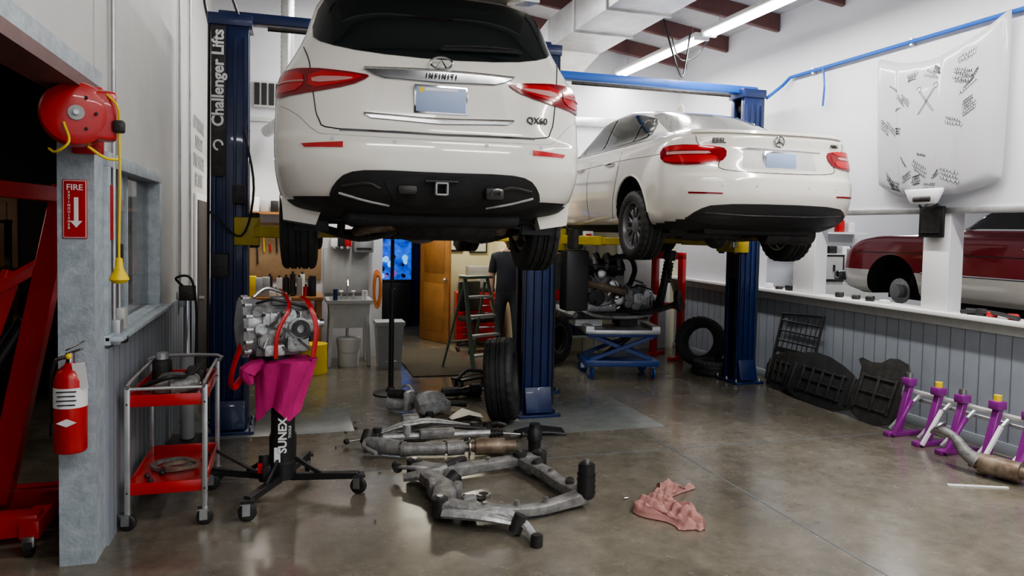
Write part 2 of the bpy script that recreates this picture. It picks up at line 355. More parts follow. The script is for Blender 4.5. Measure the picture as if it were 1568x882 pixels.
    for s in (-1,1):
        line(b,bv,[(s*.58,.48),(s*.44,.50),(s*.36,.47)],.010,IRON,off=.018); line(b,bv,[(s*.60,.44),(s*.44,.40),(s*.30,.375)],.008,GREY,off=.012)
        b.loft([[(s*.95,.42,.42),(s*.68,.36,.40),(s*.68,.60,.40),(s*.97,.62,.42)],[(s*.94,.44,.27),(s*.74,.40,.24),(s*.76,.58,.23),(s*.95,.60,.26)]],WPAINT)
        b.loft([[(s*.90,.60,.42),(s*.66,.58,.42),(s*.66,.63,.42),(s*.90,.65,.42)],[(s*.88,.60,.2),(s*.66,.58,.2),(s*.66,.60,.2),(s*.88,.63,.2)]],BLACK)
    for q in (-1,1): b.box((q*.034,-.01,.47),(.010,.07,.078),GREY,bev=.002); b.box((0,-.01,.47+q*.034),(.078,.07,.010),GREY,bev=.002)
    b.box((0,.09,.47),(.12,.12,.06),IRON,bev=.006); b.tube([(.31,-.0,.43),(.31,-.05,.47),(.36,-.05,.47),(.36,-.0,.43)],.009,STEEL,sm=3)
    b.box((.33,.02,.45),(.12,.08,.08),IRON,bev=.02); b.box((-.2,.02,.46),(.12,.06,.06),IRON,bev=.02); b.box((.0,-.01,.515),(.2,.03,.014),IRON,bev=.004)
    b.box((0,2.5,.32),(1.5,4.0,.1),DARK,bev=.03)
    b.box((0,.55,.30),(1.15,.55,.12),DARK,bev=.05,seg=3)
    b.lathe([(.0,-.33),(.09,-.33),(.11,-.29),(.11,.29),(.09,.33),(0,.33)],IRON,(.12,.55,.26),(1,0,0),n=24)
    b.lathe([(0,0),(.30,0),(.36,.05),(.36,.1),(0,.1)],IRON,(-.05,.75,.20),(0,0,1),n=32)
    b.tube([(-.2,.5,.25),(-.42,.55,.22),(-.45,.9,.2),(-.1,1.5,.22),(0,3,.24)],.035,RUST,sm=5,n=10)
    b.tube([(.45,.5,.25),(.55,.8,.22),(.35,1.4,.22)],.035,RUST,sm=5,n=10)
    b.box((0,1.05,.24),(.95,.35,.10),IRON,bev=.04); b.sph((0,1.05,.22),.13,ALUD,(1.2,1.2,.8))
    for s in (-1,1):
        b.tube([(s*.2,1.0,.20),(s*.45,.98,.16),(s*.72,1.02,.22)],[.045,.06,.045],IRON,fl=(1,.6),sm=4)
        b.tube([(s*.2,1.2,.30),(s*.5,1.15,.34),(s*.70,1.05,.42)],[.03,.03,.025],IRON,sm=4)
        b.tube([(s*.12,1.05,.24),(s*.72,1.02,.30)],.025,STEEL); b.cyl((s*.38,1.0,.17),(s*.40,1.0,.20),.07,IRON)
        pts=[(s*.46+.055*math.cos(a),.98+.055*math.sin(a),.18+.22*a/(10*pi)) for a in [i*pi/5 for i in range(51)]]; b.tube(pts,.009,IRON,n=6)
        b.cyl((s*.58,.88,.18),(s*.56,.9,.5),.028,IRON); b.cyl((s*.55,1.02,.31),(s*.72,1.02,.31),.06,IRON)
        for yy in (1.02,3.92):
            zz=.31 if yy<2 else .36
            tyre(b,(s*.86,yy,zz),(s,0,0),.385,.245,.24); rim(b,(s*.86,yy,zz),(s,0,0),.24,.245,10,GREY,DARK)
            b.cyl((s*.72,yy,zz),(s*.76,yy,zz),.16,STEEL)
    b.done((.87,4.42,1.565),rz=-3)
def sedan():
    b=B('sedan')
    K=[(.20,.35,4.6,.80,.4,3,.6,3),(.27,.14,4.75,.87,.5,3,.7,3),(.36,.05,4.84,.905,.55,3,.8,3),(.52,.0,4.87,.925,.58,3,.9,3),(.64,.01,4.86,.93,.58,3,.9,3),(.69,.045,4.84,.93,.56,3,.9,3),
       (.80,.07,4.6,.92,.54,3,.9,3),(.92,.10,4.1,.895,.5,3,.8,3),(.99,.10,3.75,.865,.48,3,.7,3),(1.025,.13,3.6,.835,.46,3,.7,3),(1.045,.36,3.5,.80,.42,3,.6,3),(1.07,.62,3.45,.775,.4,3,.6,3),(1.11,.80,3.37,.745,.38,2.9,.5,3),(1.20,1.02,3.2,.705,.36,2.8,.5,3),(1.31,1.27,3.02,.655,.36,2.8,.45,3),(1.41,1.52,2.85,.60,.36,2.7,.4,3),(1.47,1.8,2.7,.52,.3,2.6,.35,3),(1.50,2.05,2.6,.38,.2,2.5,.2,3),(1.508,2.25,2.45,.15,.1,2.5,.1,2.5)]
    t=body(K); bv=BVHTree.FromBMesh(t); r=cutarch(t,[(1.12,.33,.375,-1.2,-.60),(1.12,.33,.375,.6,1.2),(3.99,.33,.375,-1.2,-.6),(3.99,.33,.375,.6,1.2)],.3); t.free()
    b.merge(r,[SILV,DARK])
    g=[(0,1.075),(.50,1.085),(.62,1.10),(.57,1.25),(.51,1.40),(0,1.42)]; g+=[(-x,z) for x,z in g[-2:0:-1]]
    patch(b,bv,g,GLS2,off=.004,sm=1)
    sd=dict(ua=(0,1,0))
    for s in (-1,1):
        d=(-s,0,0)
        patch(b,bv,[(1.02,1.075),(1.4,1.045),(3.35,1.03),(3.0,1.26),(2.7,1.40),(1.95,1.425),(1.45,1.35),(1.15,1.2)],DCHR,d=d,off=.004,sm=1,step=.06,**sd)
        patch(b,bv,[(1.10,1.085),(1.38,1.065),(1.38,1.31),(1.2,1.2)],GLS,d=d,off=.009,sm=0,**sd)
        patch(b,bv,[(1.41,1.065),(2.18,1.055),(2.18,1.405),(1.9,1.405),(1.6,1.365),(1.41,1.315)],GLS,d=d,off=.009,sm=0,**sd)
        patch(b,bv,[(2.25,1.055),(3.2,1.05),(2.95,1.25),(2.68,1.38),(2.25,1.405)],GLS,d=d,off=.009,sm=0,**sd)
        for L in ([(1.45,1.03),(1.45,.75),(1.55,.5),(1.62,.30)],[(2.30,1.03),(2.32,.6),(2.30,.30)],[(3.35,1.0),(3.4,.6),(3.38,.3)]):
            line(b,bv,L,.0035,BLACK,d=d,off=.0,**sd)
        line(b,bv,[(.5,.86),(1.5,.88),(3.5,.86)],.006,SILV,d=d,off=.001,**sd)
        for yy in (1.68,2.6):
            p,n=cast(bv,(0,yy,.86),d); b.tube([p+V((0,-.10,0)),p+V((-0,-.08,0))-V(d)*.03,p+V((0,.08,0))-V(d)*.03,p+V((0,.10,0))],.011,CHR,sm=3)
        line(b,bv,[(1.12+.385*math.cos(a),.33+.385*math.sin(a)) for a in [pi*(.02+.96*i/16) for i in range(17)]],.012,SILV,d=d,off=.0,sm=0,n=8,**sd)
        ua=(.8,.6*s,0); dd=(-.6*s,.8,0)
        pl=[(1.01,.79),(1.03,.90),(.90,.93),(.55,.91),(.46,.89),(.46,.80),(.55,.755),(.85,.745)]
        patch(b,bv,[(s*u,z) for u,z in pl],LENSD,ua=ua,d=dd,off=.010,sm=1,skirt=.02)
        for z0,z1 in ((.765,.83),(.87,.915)): patch(b,bv,[(s*u,z) for u,z in [(.98,z0+.01),(.60,z0),(.53,z0+.02),(.53,z1-.01),(.6,z1),(.98,z1)]],LENS,ua=ua,d=dd,off=.014,sm=1)
        patch(b,bv,[(s*u,z) for u,z in [(.95,.840),(.62,.838),(.58,.845),(.6,.862),(.95,.864)]],LENS2,ua=ua,d=dd,off=.015,sm=0)
        patch(b,bv,[(s*x,z) for x,z in [(.55,.50),(.80,.505),(.80,.52),(.55,.515)]],LENSD,off=.004,sm=0)
        for x in (.25,.55):
            p,n=cast(bv,(s*x,0,.575),(0,1,0)); b.cyl(p-n*.005,p+n*.003,.011,LGREY,n=14)
    line(b,bv,[(-.72,1.0),(-.70,.92),(-.56,.80),(-.52,.71),(0,.69),(.52,.71),(.56,.80),(.70,.92),(.72,1.0)],.0035,BLACK)
    patch(b,bv,[(-.40,.90),(0,.910),(.40,.90),(.42,.888),(0,.895),(-.42,.888)],CHR,off=.010,sm=0)
    patch(b,bv,[(-.34,.885),(.34,.885),(.36,.73),(-.36,.73)],LGREY,off=.0015,sm=0)
    p,n=cast(bv,(0,0,.81),(0,1,0)); b.box((0,p.y-.008,.80),(.32,.01,.155),CHR,bev=.003); b.box((0,p.y-.014,.80),(.29,.006,.125),PLATE,bev=.002)
    p,n=cast(bv,(0,0,.965),(0,1,0)); y=p.y-.012
    b.tube([(.045*math.cos(a),y,.965+.045*math.sin(a)) for a in [i*pi/10 for i in range(20)]],.005,DCHR,closed=True)
    for a in (90,210,330): b.tube([(0,y,.965),(.044*math.cos(math.radians(a)),y,.965+.044*math.sin(math.radians(a)))],[.008,.003],DCHR)
    for x,st,sz in ((-.55,'E55L',.058),(.58,'AMG',.042)):
        p,n=cast(bv,(x,0,.955),(0,1,0)); b.text(st,sz,IRON,T(x,p.y-.012,.955)@R(12 if x>0 else -12,'Z')@R(90,'X'),.003,.03)
    rr=[]
    for i in range(21):
        x=-.74+1.48*i/20; q,n=cast(bv,(x,0,1.01),(0,1,0)); y0=q.y; rr.append([(x,y0-.01,1.03),(x,y0+.0,1.055),(x,y0+.04,1.05),(x,y0+.12,1.035),(x,y0+.1,1.0)])
    b.loft(rr,SILV)
    patch(b,bv,[(-.78,.29),(-.72,.37),(-.60,.42),(0,.43),(.60,.42),(.72,.37),(.78,.29),(.5,.25),(-.5,.25)],BLACK,off=.010,sm=1,skirt=.03)
    line(b,bv,[(-.66,.35),(-.3,.335),(0,.335),(.3,.335),(.66,.35)],.006,IRON,off=.012)
    b.sph((0,1.95,1.505),.05,SILV,(.5,1.6,1.3))
    b.box((0,2.6,.20),(1.45,3.9,.08),DARK,bev=.02); b.box((0,.6,.22),(1.1,.5,.12),DARK,bev=.04)
    b.lathe([(0,-.25),(.09,-.25),(.1,-.2),(.1,.2),(.09,.25),(0,.25)],IRON,(.38,.5,.18),(1,0,0),n=20)
    b.box((0,1.15,.16),(.9,.4,.10),IRON,bev=.04); b.sph((0,1.1,.14),.12,IRON)
    b.tube([(.3,.5,.16),(.2,1.4,.12),(.1,3,.15)],.035,RUST,sm=5)
    for s in (-1,1):
        b.tube([(s*.2,1.1,.12),(s*.7,1.12,.16)],.03,IRON); b.tube([(s*.25,1.3,.15),(s*.7,1.2,.2)],.022,IRON)
        b.tube([(s*.25,.9,.16),(s*.66,1.0,.16)],.04,IRON,fl=(1,.6))
        for yy in (1.12,3.99):
            c=(s*.795,yy,.235); tyre(b,c,(s,0,0),.335,.245,.235); rim(b,c,(s,0,0),.235,.245,10,DGREY,DARK,True); b.cyl((s*.68,yy,.235),(s*.73,yy,.235),.16,STEEL)
    b.done((4.00,5.36,1.63),rz=-2.5)
def classic():
    b=B('classic_sedan')
    K=[(.25,.2,4.5,.78,.3,4,.3,4),(.32,.05,4.68,.84,.3,4,.3,4),(.51,.0,4.7,.87,.3,4,.3,4),(.53,.0,4.7,.87,.3,4,.3,4),(.70,.0,4.66,.87,.3,4,.3,4),(.84,.04,4.55,.85,.3,4,.4,4),(.90,.10,4.35,.81,.3,4,.5,4),(.93,.5,3.7,.76,.3,4,.4,4),(.96,.8,3.3,.73,.3,4,.4,4),(1.10,1.05,3.05,.68,.3,4,.3,4),(1.28,1.35,2.75,.61,.3,4,.3,4),(1.36,1.6,2.5,.52,.3,4,.3,4),(1.38,1.8,2.3,.3,.2,4,.2,4)]
    t=body(K)
    for f in t.faces:
        if f.calc_center_median().z<.52: f.material_index=2
    bv=BVHTree.FromBMesh(t); r=cutarch(t,[(3.85,.34,.36,-1.2,-.5),(3.85,.34,.36,.5,1.2),(1.0,.34,.36,-1.2,-.5),(1.0,.34,.36,.5,1.2)],.26); t.free(); b.merge(r,[REDP,DARK,WPAINT])
    for s in (-1,1):
        d=(-s,0,0)
        patch(b,bv,[(1.15,.97),(3.1,.97),(2.72,1.27),(2.5,1.32),(1.55,1.32)],CHR,ua=(0,1,0),d=d,sm=0,off=.003,step=.08)
        patch(b,bv,[(1.25,.985),(2.05,.985),(2.05,1.3),(1.6,1.3)],GLS,ua=(0,1,0),d=d,sm=0,off=.008)
        patch(b,bv,[(2.12,.985),(3.03,.985),(2.70,1.25),(2.5,1.3),(2.12,1.3)],GLS,ua=(0,1,0),d=d,sm=0,off=.008)
        for L in ([(2.1,.95),(2.1,.3)],[(3.25,.93),(3.2,.3)]): line(b,bv,L,.004,BLACK,ua=(0,1,0),d=d)
        line(b,bv,[(.2,.52),(3.45,.52)],.010,CHR,ua=(0,1,0),d=d,sm=8); line(b,bv,[(.2,.72),(3.9,.72),(4.4,.70)],.006,BLACK,ua=(0,1,0),d=d,sm=8)
        for yy in (2.25,1.35): p,n=cast(bv,(0,yy,.80),d); b.tube([p+V((0,-.08,0)),p-V(d)*.03,p+V((0,.08,0))],.010,CHR,sm=3)
        b.cyl((s*.45,3.85,.30),(s*.70,3.85,.30),.05,IRON); b.cyl((s*.72,3.85,.30),(s*.74,3.85,.30),.14,STEEL); b.cyl((s*.74,3.85,.30),(s*.80,3.85,.30),.07,GREY)
        b.cyl((s*.55,3.85,.3),(s*.5,3.85,.7),.05,IRON); tyre(b,(s*.78,1.0,.22),(s,0,0),.32,.2,.19); rim(b,(s*.78,1.0,.22),(s,0,0),.19,.2,8,GREY,DARK)
        b.box((s*.6,4.66,.68),(.3,.04,.13),WHT,bev=.02)
    b.box((0,4.72,.42),(1.7,.1,.12),DCHR,bev=.03); b.box((0,4.68,.68),(.5,.03,.16),CHR,bev=.01)
    b.box((0,2.3,.24),(1.3,3.6,.06),DARK)
    b.done((7.18,2.72,.91))
    l=B('scissor_lift')
    l.box((0,0,1.07),(1.0,2.2,.08),BLUE,bev=.01); l.box((0,0,.05),(1.0,2.2,.1),BLUE,bev=.01)
    for x in (-.42,.42):
        l.beam((x,-1.0,.1),(x*.9,1.0,1.04),.06,.1,BLUE); l.beam((x,1.0,.1),(x*.9,-1.0,1.04),.06,.1,BLUE)
    for x in (-.4,.4):
        for y in (-.9,.9): l.cyl((x,y,1.09),(x,y,1.125),.06,RUB)
    l.done((7.18,5.0,0))
# ---------------- lifts
def lift(xl,xr,y,H,za,w,label=False,arms=None,box=False):
    b=B('two_post_lift')
    for x,s in ((xl,1),(xr,-1)):
        b.box((x,y,.015),(w+.12,.50,.03),BLUE,bev=.004)
        for i in (-1,1):
            for j in (-1,0,1): b.cyl((x+i*(w/2+.03),y+j*.2,.03),(x+i*(w/2+.03),y+j*.2,.06),.014,STEEL,n=6)
        b.bx(x-s*w/2,x-s*(w/2-.02),y-.14,y+.14,.03,H,BLUE,.006)
        for yy in (-.13,.13): 
            b.bx(x-w/2,x+w/2,y+yy-.01,y+yy+.01,.03,H,BLUE,.004)
            b.bx(x+s*(w/2-.015),x+s*w/2,y+yy*.55,y+yy,.03,H,BLUE,.004)
        for q in (-.40,-.14,.14,.40): b.bx(x+q*w-.012,x+q*w+.012,y-.162,y-.138,.05,H-.1,BLUE,.008)
        b.box((x,y-.18,.16),(w*.9,.05,.25),BLUE,rot=(-14,0,0),bev=.01)
        b.bx(x+s*.03-.10,x+s*.03+.10,y-.11,y+.11,za-.55,za+.45,IRON,.01)
        b.box((x+s*.14,y,za-.10),(.20,.40,.24),YEL,bev=.012)
        b.cyl((x-s*.05,y,.1),(x-s*.05,y,za-.5),.03,STEEL); b.cyl((x+s*.02,y+.05,za),(x+s*.02,y+.05,H),.008,STEEL,n=8)
        b.tube([(x-s*(w/2+.02),y-.11,.1),(x-s*(w/2+.02),y-.12,1.5),(x-s*(w/2+.015),y-.12,H)],.012,BLACK,sm=4)
        b.box((x,y,H+.04),(w+.06,.32,.10),BLUE,bev=.01); b.cyl((x,y-.06,H-.12),(x,y+.06,H-.12),.09,IRON)
        for (dx,dy) in arms:
            p0=V((x+s*.2,y+(-.14 if dy<0 else .14),za-.10)); p1=V((x+s*dx,y+dy,za-.10)); mid=p0.lerp(p1,.6)
            b.beam(p0,mid,.10,.10,YEL,.008); b.beam(p0.lerp(p1,.4),p1,.075,.075,YEL,.006)
            b.cyl((p0.x,p0.y,za-.24),(p0.x,p0.y,za+.06),.035,IRON)
            b.cyl((p1.x,p1.y,za-.14),(p1.x,p1.y,za+.03),.03,STEEL); b.cyl((p1.x,p1.y,za+.03),(p1.x,p1.y,za+.07),.065,RUB)
    b.box(((xl+xr)/2,y,H+.09),(xr-xl+.2,.14,.09),BLUEB if box else BLUE,bev=.01)
    b.cyl((xl+.3,y-.1,H+.0),(xr-.3,y-.1,H+.0),.02,IRON)
    if label:
        x=xl; b.bx(x-.145,x-.03,y-.172,y-.165,2.2,H-.02,IRON,.002)
        b.text('Challenger Lifts',.128,WHT,T(x-.088,y-.175,3.02)@R(90,'X')@R(90,'Z'),bold=.03)
        b.tube([(x-.088+.034*math.cos(a),y-.176,2.46+.04*math.sin(a)) for a in [i*pi/8 for i in range(13)]],.009,WHT)
        b.box((x+.08,y-.20,2.05),(.10,.06,.16),IRON,bev=.01); b.box((x-.06,y-.2,1.45),(.12,.08,.2),IRON,bev=.01)
        b.tube([(x+.12,y-.2,2.6),(x+.2,y-.25,2.1),(x+.1,y-.22,1.7),(x-.15,y-.22,1.9)],.01,BLACK,sm=5)
        b.tube([(x-.17,y-.1,H),(x-.2,y-.12,H+.25),(x-.05,y-.14,H+.35),(x+.08,y-.1,H+.05)],.012,BLACK,sm=5)
    if box:
        b.box((xl+.30,y-.30,1.26),(.27,.22,.66),BLACK,bev=.03); b.box((xl+.16,y-.2,1.3),(.1,.08,.3),IRON); b.cyl((xl+.30,y-.30,1.60),(xl+.30,y-.3,1.82),.085,IRON,bev=.01)
        b.box((xl+.42,y-.34,1.72),(.12,.1,.16),WHT,bev=.01); b.box((xl+.42,y-.395,1.74),(.06,.01,.06),RED)
    b.done()
def lifts():
    lift(-.50,2.30,6.88,3.48,1.84,.30,True,[(1.05,-.75),(1.0,.9)])
    lift(2.68,5.29,7.85,3.44,1.80,.26,False,[(.72,-.9),(.70,.85)],True)
# ---------------- room
def room():
    f=B('floor'); f.bx(-7,12.5,-3.5,15,-.2,0,FLOOR); f.done()
    p=B('floor_joint')
    p.bx(-.9,5.7,5.444,5.456,0,.0015,GRAYP2); p.bx(3.05,3.062,-3,10.2,0,.0015,GRAYP2); p.done()
    for (x0,x1,y0,y1) in ((-.95,.55,6.55,7.5),(1.85,3.35,6.1,7.35)):
        p=B('floor_patch'); p.bx(x0,x1,y0,y1,0,.003,PATCH,.001); p.done()
    w=B('wall_left'); A=-1.14;D=-.97
    w.bx(A,D,-3.2,4.28,2.49,5.6,WL); w.bx(A,D,4.28,4.50,0,5.6,PIL); w.bx(A,D,4.50,6.2,0,1.15,GRAYP); w.bx(A,D,4.5,6.2,2.14,5.6,WL); w.bx(A,D,6.2,10.4,0,5.6,WL)
    w.bx(A+.001,D+.005,4.275,4.499,2.46,5.6,WL)
    w.bx(D,D+.015,6.2,10.3,0,1.12,GRAYP); w.bx(D,D+.015,4.5,6.2,0,1.10,GRAYP)
    for i in range(38): 
        y=4.62+i*.15; w.bx(D+.012,D+.0165,y,y+.008,0,1.1,GRAYP2)
    w.bx(A-.005,D+.012,-3.2,4.28,2.44,2.50,PURL); w.bx(D,D+.012,-3.2,4.4,2.50,2.58,PIL)
    w.done()
    w=B('window_1')
    w.bx(A-.02,D+.03,4.48,6.24,1.12,1.18,PIL,.006); w.bx(D,D+.09,4.48,6.24,1.14,1.17,PIL,.006); w.bx(A,D+.02,4.48,6.24,2.10,2.18,PIL,.004)
    w.bx(A,D+.02,4.48,4.56,1.18,2.1,PIL,.004); w.bx(A,D+.02,6.14,6.24,1.18,2.1,PIL,.004)
    w.bx(-1.07,-1.03,4.56,6.14,1.18,2.1,GLASS); w.bx(-1.08,-1.02,5.33,5.37,1.18,2.1,PIL); w.done()
    t=B('wall_lettering')
    for i,(st) in enumerate(('OPTIONAL','SAFETY','LIVES HERE','BE SAFE')): t.text(st,.20,GREY,T(D+.004,8.8,2.86-i*.2)@R(90,'Z')@R(90,'X'))
    t.done()
    d=B('door_1'); d.bx(D,D+.03,8.35,9.35,0,2.12,WHT,.01); d.bx(D+.02,D+.04,8.42,9.28,0,2.05,DROOM,.006); d.cyl((D+.04,8.5,1.0),(D+.09,8.5,1.0),.025,STEEL); d.done()
    w=B('wall_right'); a=5.75;e=5.90
    op=[(3.0,5.30),(5.59,7.09),(7.46,8.2)]
    w.bx(a,e,-3.2,10.4,0,1.09,GRAYP); w.bx(a,e,-3.2,10.4,2.03,4.7,W)
    ys=[-3.2]+[k for o in op for k in o]+[10.4]
    for i in range(0,len(ys),2): w.bx(a,e,ys[i],ys[i+1],1.09,2.03,W)
    for i in range(66): y=.3+i*.15; w.bx(a-.003,a+.002,y,y+.008,0,1.02,GRAYP2)
    w.done()
    t=B('trim_1'); t.bx(a-.10,e+.05,-3.2,10.3,1.09,1.13,WHT,.006); t.bx(a-.03,a,-3.2,10.3,2.03,2.08,GALV,.003); t.bx(a-.012,a,-3.2,10.3,1.00,1.09,LGREY,.003)
    for y0,y1 in ((5.30,5.59),(7.09,7.46)): t.bx(a-.015,a,y0,y1,1.13,2.03,WHT,.004)
    t.done()
    b=B('baseboard_right'); b.bx(a-.015,a,-3.2,10.3,0,.10,GRAYP,.003); b.done()
    w=B('wall_back'); Y=10.3
    w.bx(-1.14,1.22,Y,Y+.15,0,5.6,W); w.bx(3.26,5.9,Y,Y+.15,0,2.4,CREAM); w.bx(3.26,5.9,Y,Y+.15,2.4,5.6,W); w.bx(1.22,3.26,Y,Y+.15,2.3,5.6,W)
    w.bx(1.07,1.22,Y+.15,12,0,2.5,CREAM); w.bx(3.26,3.41,Y+.15,12,0,2.5,CREAM); w.bx(1.07,3.41,Y,12.15,2.5,2.6,W)
    w.bx(1.07,1.37,12,12.15,0,2.5,CREAM); w.bx(2.07,3.41,12,12.15,0,2.5,CREAM); w.bx(1.37,2.07,12,12.15,2.1,2.5,CREAM)
    w.bx(.6,2.8,14.4,14.5,0,2.6,DBLUE); w.bx(.5,.6,12.15,14.5,0,2.6,DBLUE); w.bx(2.8,2.9,12.15,14.5,0,2.6,DBLUE); w.bx(.5,2.9,12.1,14.5,2.5,2.6,DBLUE)
    w.done()
    t=B('trim_2'); 
    for x in (1.33,2.05): t.bx(x,x+.06,11.97,12.0,0,2.14,WOOD,.005)
    t.bx(1.33,2.11,11.97,12,2.1,2.16,WOOD,.005)
    t.bx(-.96,1.2,10.28,10.3,3.15,3.2,LGREY); t.bx(2.6,5.7,10.22,10.3,3.35,3.48,GALV,.01); t.done()
    d=B('door_2'); d.box((.40,0,1.02),(.80,.04,2.03),WOOD,bev=.004)
    for z,h in ((1.5,.8),(.55,.75)): d.box((.4,-.022,z),(.56,.008,h),WOOD,bev=.003)
    d.sph((.74,-.06,1.0),.03,CHR); d.cyl((.74,-.02,1),(.74,-.05,1),.012,CHR); d.done((2.04,11.93,0),rz=-66)
    d=B('door_3'); d.bx(4.75,5.65,10.26,10.3,0,2.1,WHT,.006); d.bx(4.82,5.58,10.24,10.27,.02,2.04,LGREY,.006); d.cyl((4.9,10.2,1),(4.9,10.25,1),.03,STEEL); d.done()
    c=B('ceiling'); rr=[]
    for y in (-3.4,10.5): rr.append([(-1.3,y,5.45),(6.0,y,4.47),(6.0,y,4.57),(-1.3,y,5.55)])
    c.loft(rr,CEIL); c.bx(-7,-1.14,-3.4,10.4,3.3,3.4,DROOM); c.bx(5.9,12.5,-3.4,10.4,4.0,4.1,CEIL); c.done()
    sl=(4.47-5.45)/7.3
    for i in range(9):
        y=1.2+i*1.12; z=lambda x:5.45+(x+1.3)*sl
        p=B('roof_purlin'); p.loft([[(x,y-.035,z(x)-.005),(x,y+.035,z(x)-.005),(x,y+.035,z(x)-.2),(x,y+.02,z(x)-.21),(x,y-.02,z(x)-.21),(x,y-.035,z(x)-.2)] for x in (-.96,5.74)],PURL); p.done()
    w=B('wall_front'); w.bx(-1.14,.2-.6,-3.4,-3.2,0,5.6,W); w.bx(5.3,5.9,-3.4,-3.2,0,4.7,W); w.bx(-.4,5.3,-3.4,-3.2,3.7,5.6,W); w.done()
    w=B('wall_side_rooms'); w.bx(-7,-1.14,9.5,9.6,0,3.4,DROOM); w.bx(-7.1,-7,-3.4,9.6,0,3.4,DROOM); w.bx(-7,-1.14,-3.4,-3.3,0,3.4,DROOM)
    w.bx(5.9,12.5,10.3,10.4,0,4.1,W); w.bx(12.4,12.5,-3.4,10.4,0,4.1,W); w.bx(5.9,12.5,-3.4,-3.3,0,4.1,W); w.done()
    d=B('door_4'); d.bx(-3.9,-2.9,9.44,9.5,0,2.1,WOOD,.01); d.bx(-3.8,-3.0,9.42,9.45,.1,1.0,WOOD,.006); d.bx(-3.8,-3.0,9.42,9.45,1.1,2.0,WOOD,.006); d.done()
def ceiling_bits():
    L0=[(4.66,y+1.2,4.1,0) for y in (.6,3.0,5.4,7.8)]+[(1.1,y+1.2,4.75,0) for y in (5.9,8.1-.1)]+[(2.6,-1.4,4.55,90),(.2,-1.4,4.8,90),(2.2,1.3,4.55,90)]
    for x,y,zz,rot in L0:
            b=B('fluorescent_fixture'); 
            b.bx(-.10,.10,-1.14,1.14,.03,.075,WHT,.008)
            for q in (-.05,.05): b.cyl((q,-1.1,.01),(q,1.1,.01),.018,TUBE,n=12)
            for yy in (-.9,.9): b.cyl((0,yy,.07),(0,yy,.22),.004,STEEL,n=6)
            for yy in (-1.12,1.12): b.bx(-.09,.09,yy-.02,yy+.02,-.01,.04,WHT)
            b.done((x,y,zz),rz=rot)
            L=bpy.data.lights.new('tube_light','AREA'); L.shape='RECTANGLE'; L.size=.12; L.size_y=2.2; L.energy=PW; L.color=(1,.965,.92)
            o=bpy.data.objects.new('tube_light',L); C.objects.link(o); o.location=(x,y,zz-.02); o.rotation_euler[2]=math.radians(rot)
    b=B('air_line'); b.tube([(5.70,-3,3.68),(5.70,7.6,3.68),(5.68,7.72,3.60),(5.48,7.74,3.44)],.020,BLUEB,sm=1)
    for y in (1,2.6,4.2,5.8,7.2): b.box((5.72,y,3.68),(.05,.03,.07),GALV)
    b.tube([(5.68,7.0,3.66),(5.66,6.95,3.45),(5.69,7.0,3.25)],.012,BLUEB,sm=4); b.done()
    b=B('air_duct'); b.bx(3.05,3.75,5.2,8.8,4.05,4.42,GALV,.01)
    for y in (6.1,7.0,7.9): b.bx(3.03,3.77,y-.02,y+.02,4.03,4.44,GALV)
    b.loft([[(3.05,8.8,4.42),(3.75,8.8,4.42),(3.75,8.8,4.05),(3.05,8.8,4.05)],[(2.75,9.5,3.9),(3.4,9.7,3.9),(3.4,9.4,3.55),(2.75,9.2,3.55)]],GALV); b.done()
    b=B('flex_duct'); b.lathe([(.075+.008*(i%2),i*.03) for i in range(60)],GALV,(-.05,9.4,3.3),(0,0,1),n=20); b.tube([(-.05,9.4,3.3),(-.1,9.6,3.1),(-.3,10.1,3.0)],.075,GALV,n=14,sm=4); b.done()
    b=B('wall_vent'); b.box((-.20,10.27,3.50),(.55,.05,.34),LGREY)
    for i in range(6): b.box((-.43+i*.09,10.24,3.50),(.065,.02,.28),BLACK)
    b.done()
    b=B('ceiling_cable'); b.tube([(4.0,7.6,4.2),(4.05,7.4,3.7),(4.2,7.5,3.55),(4.3,7.6,3.75),(4.4,7.7,4.1)],.01,BLACK,sm=5); b.tube([(4.9,8,4.3),(4.8,8.2,4.0),(4.5,8.1,3.9),(4.3,8,4.2)],.008,BLACK,sm=5); b.done()
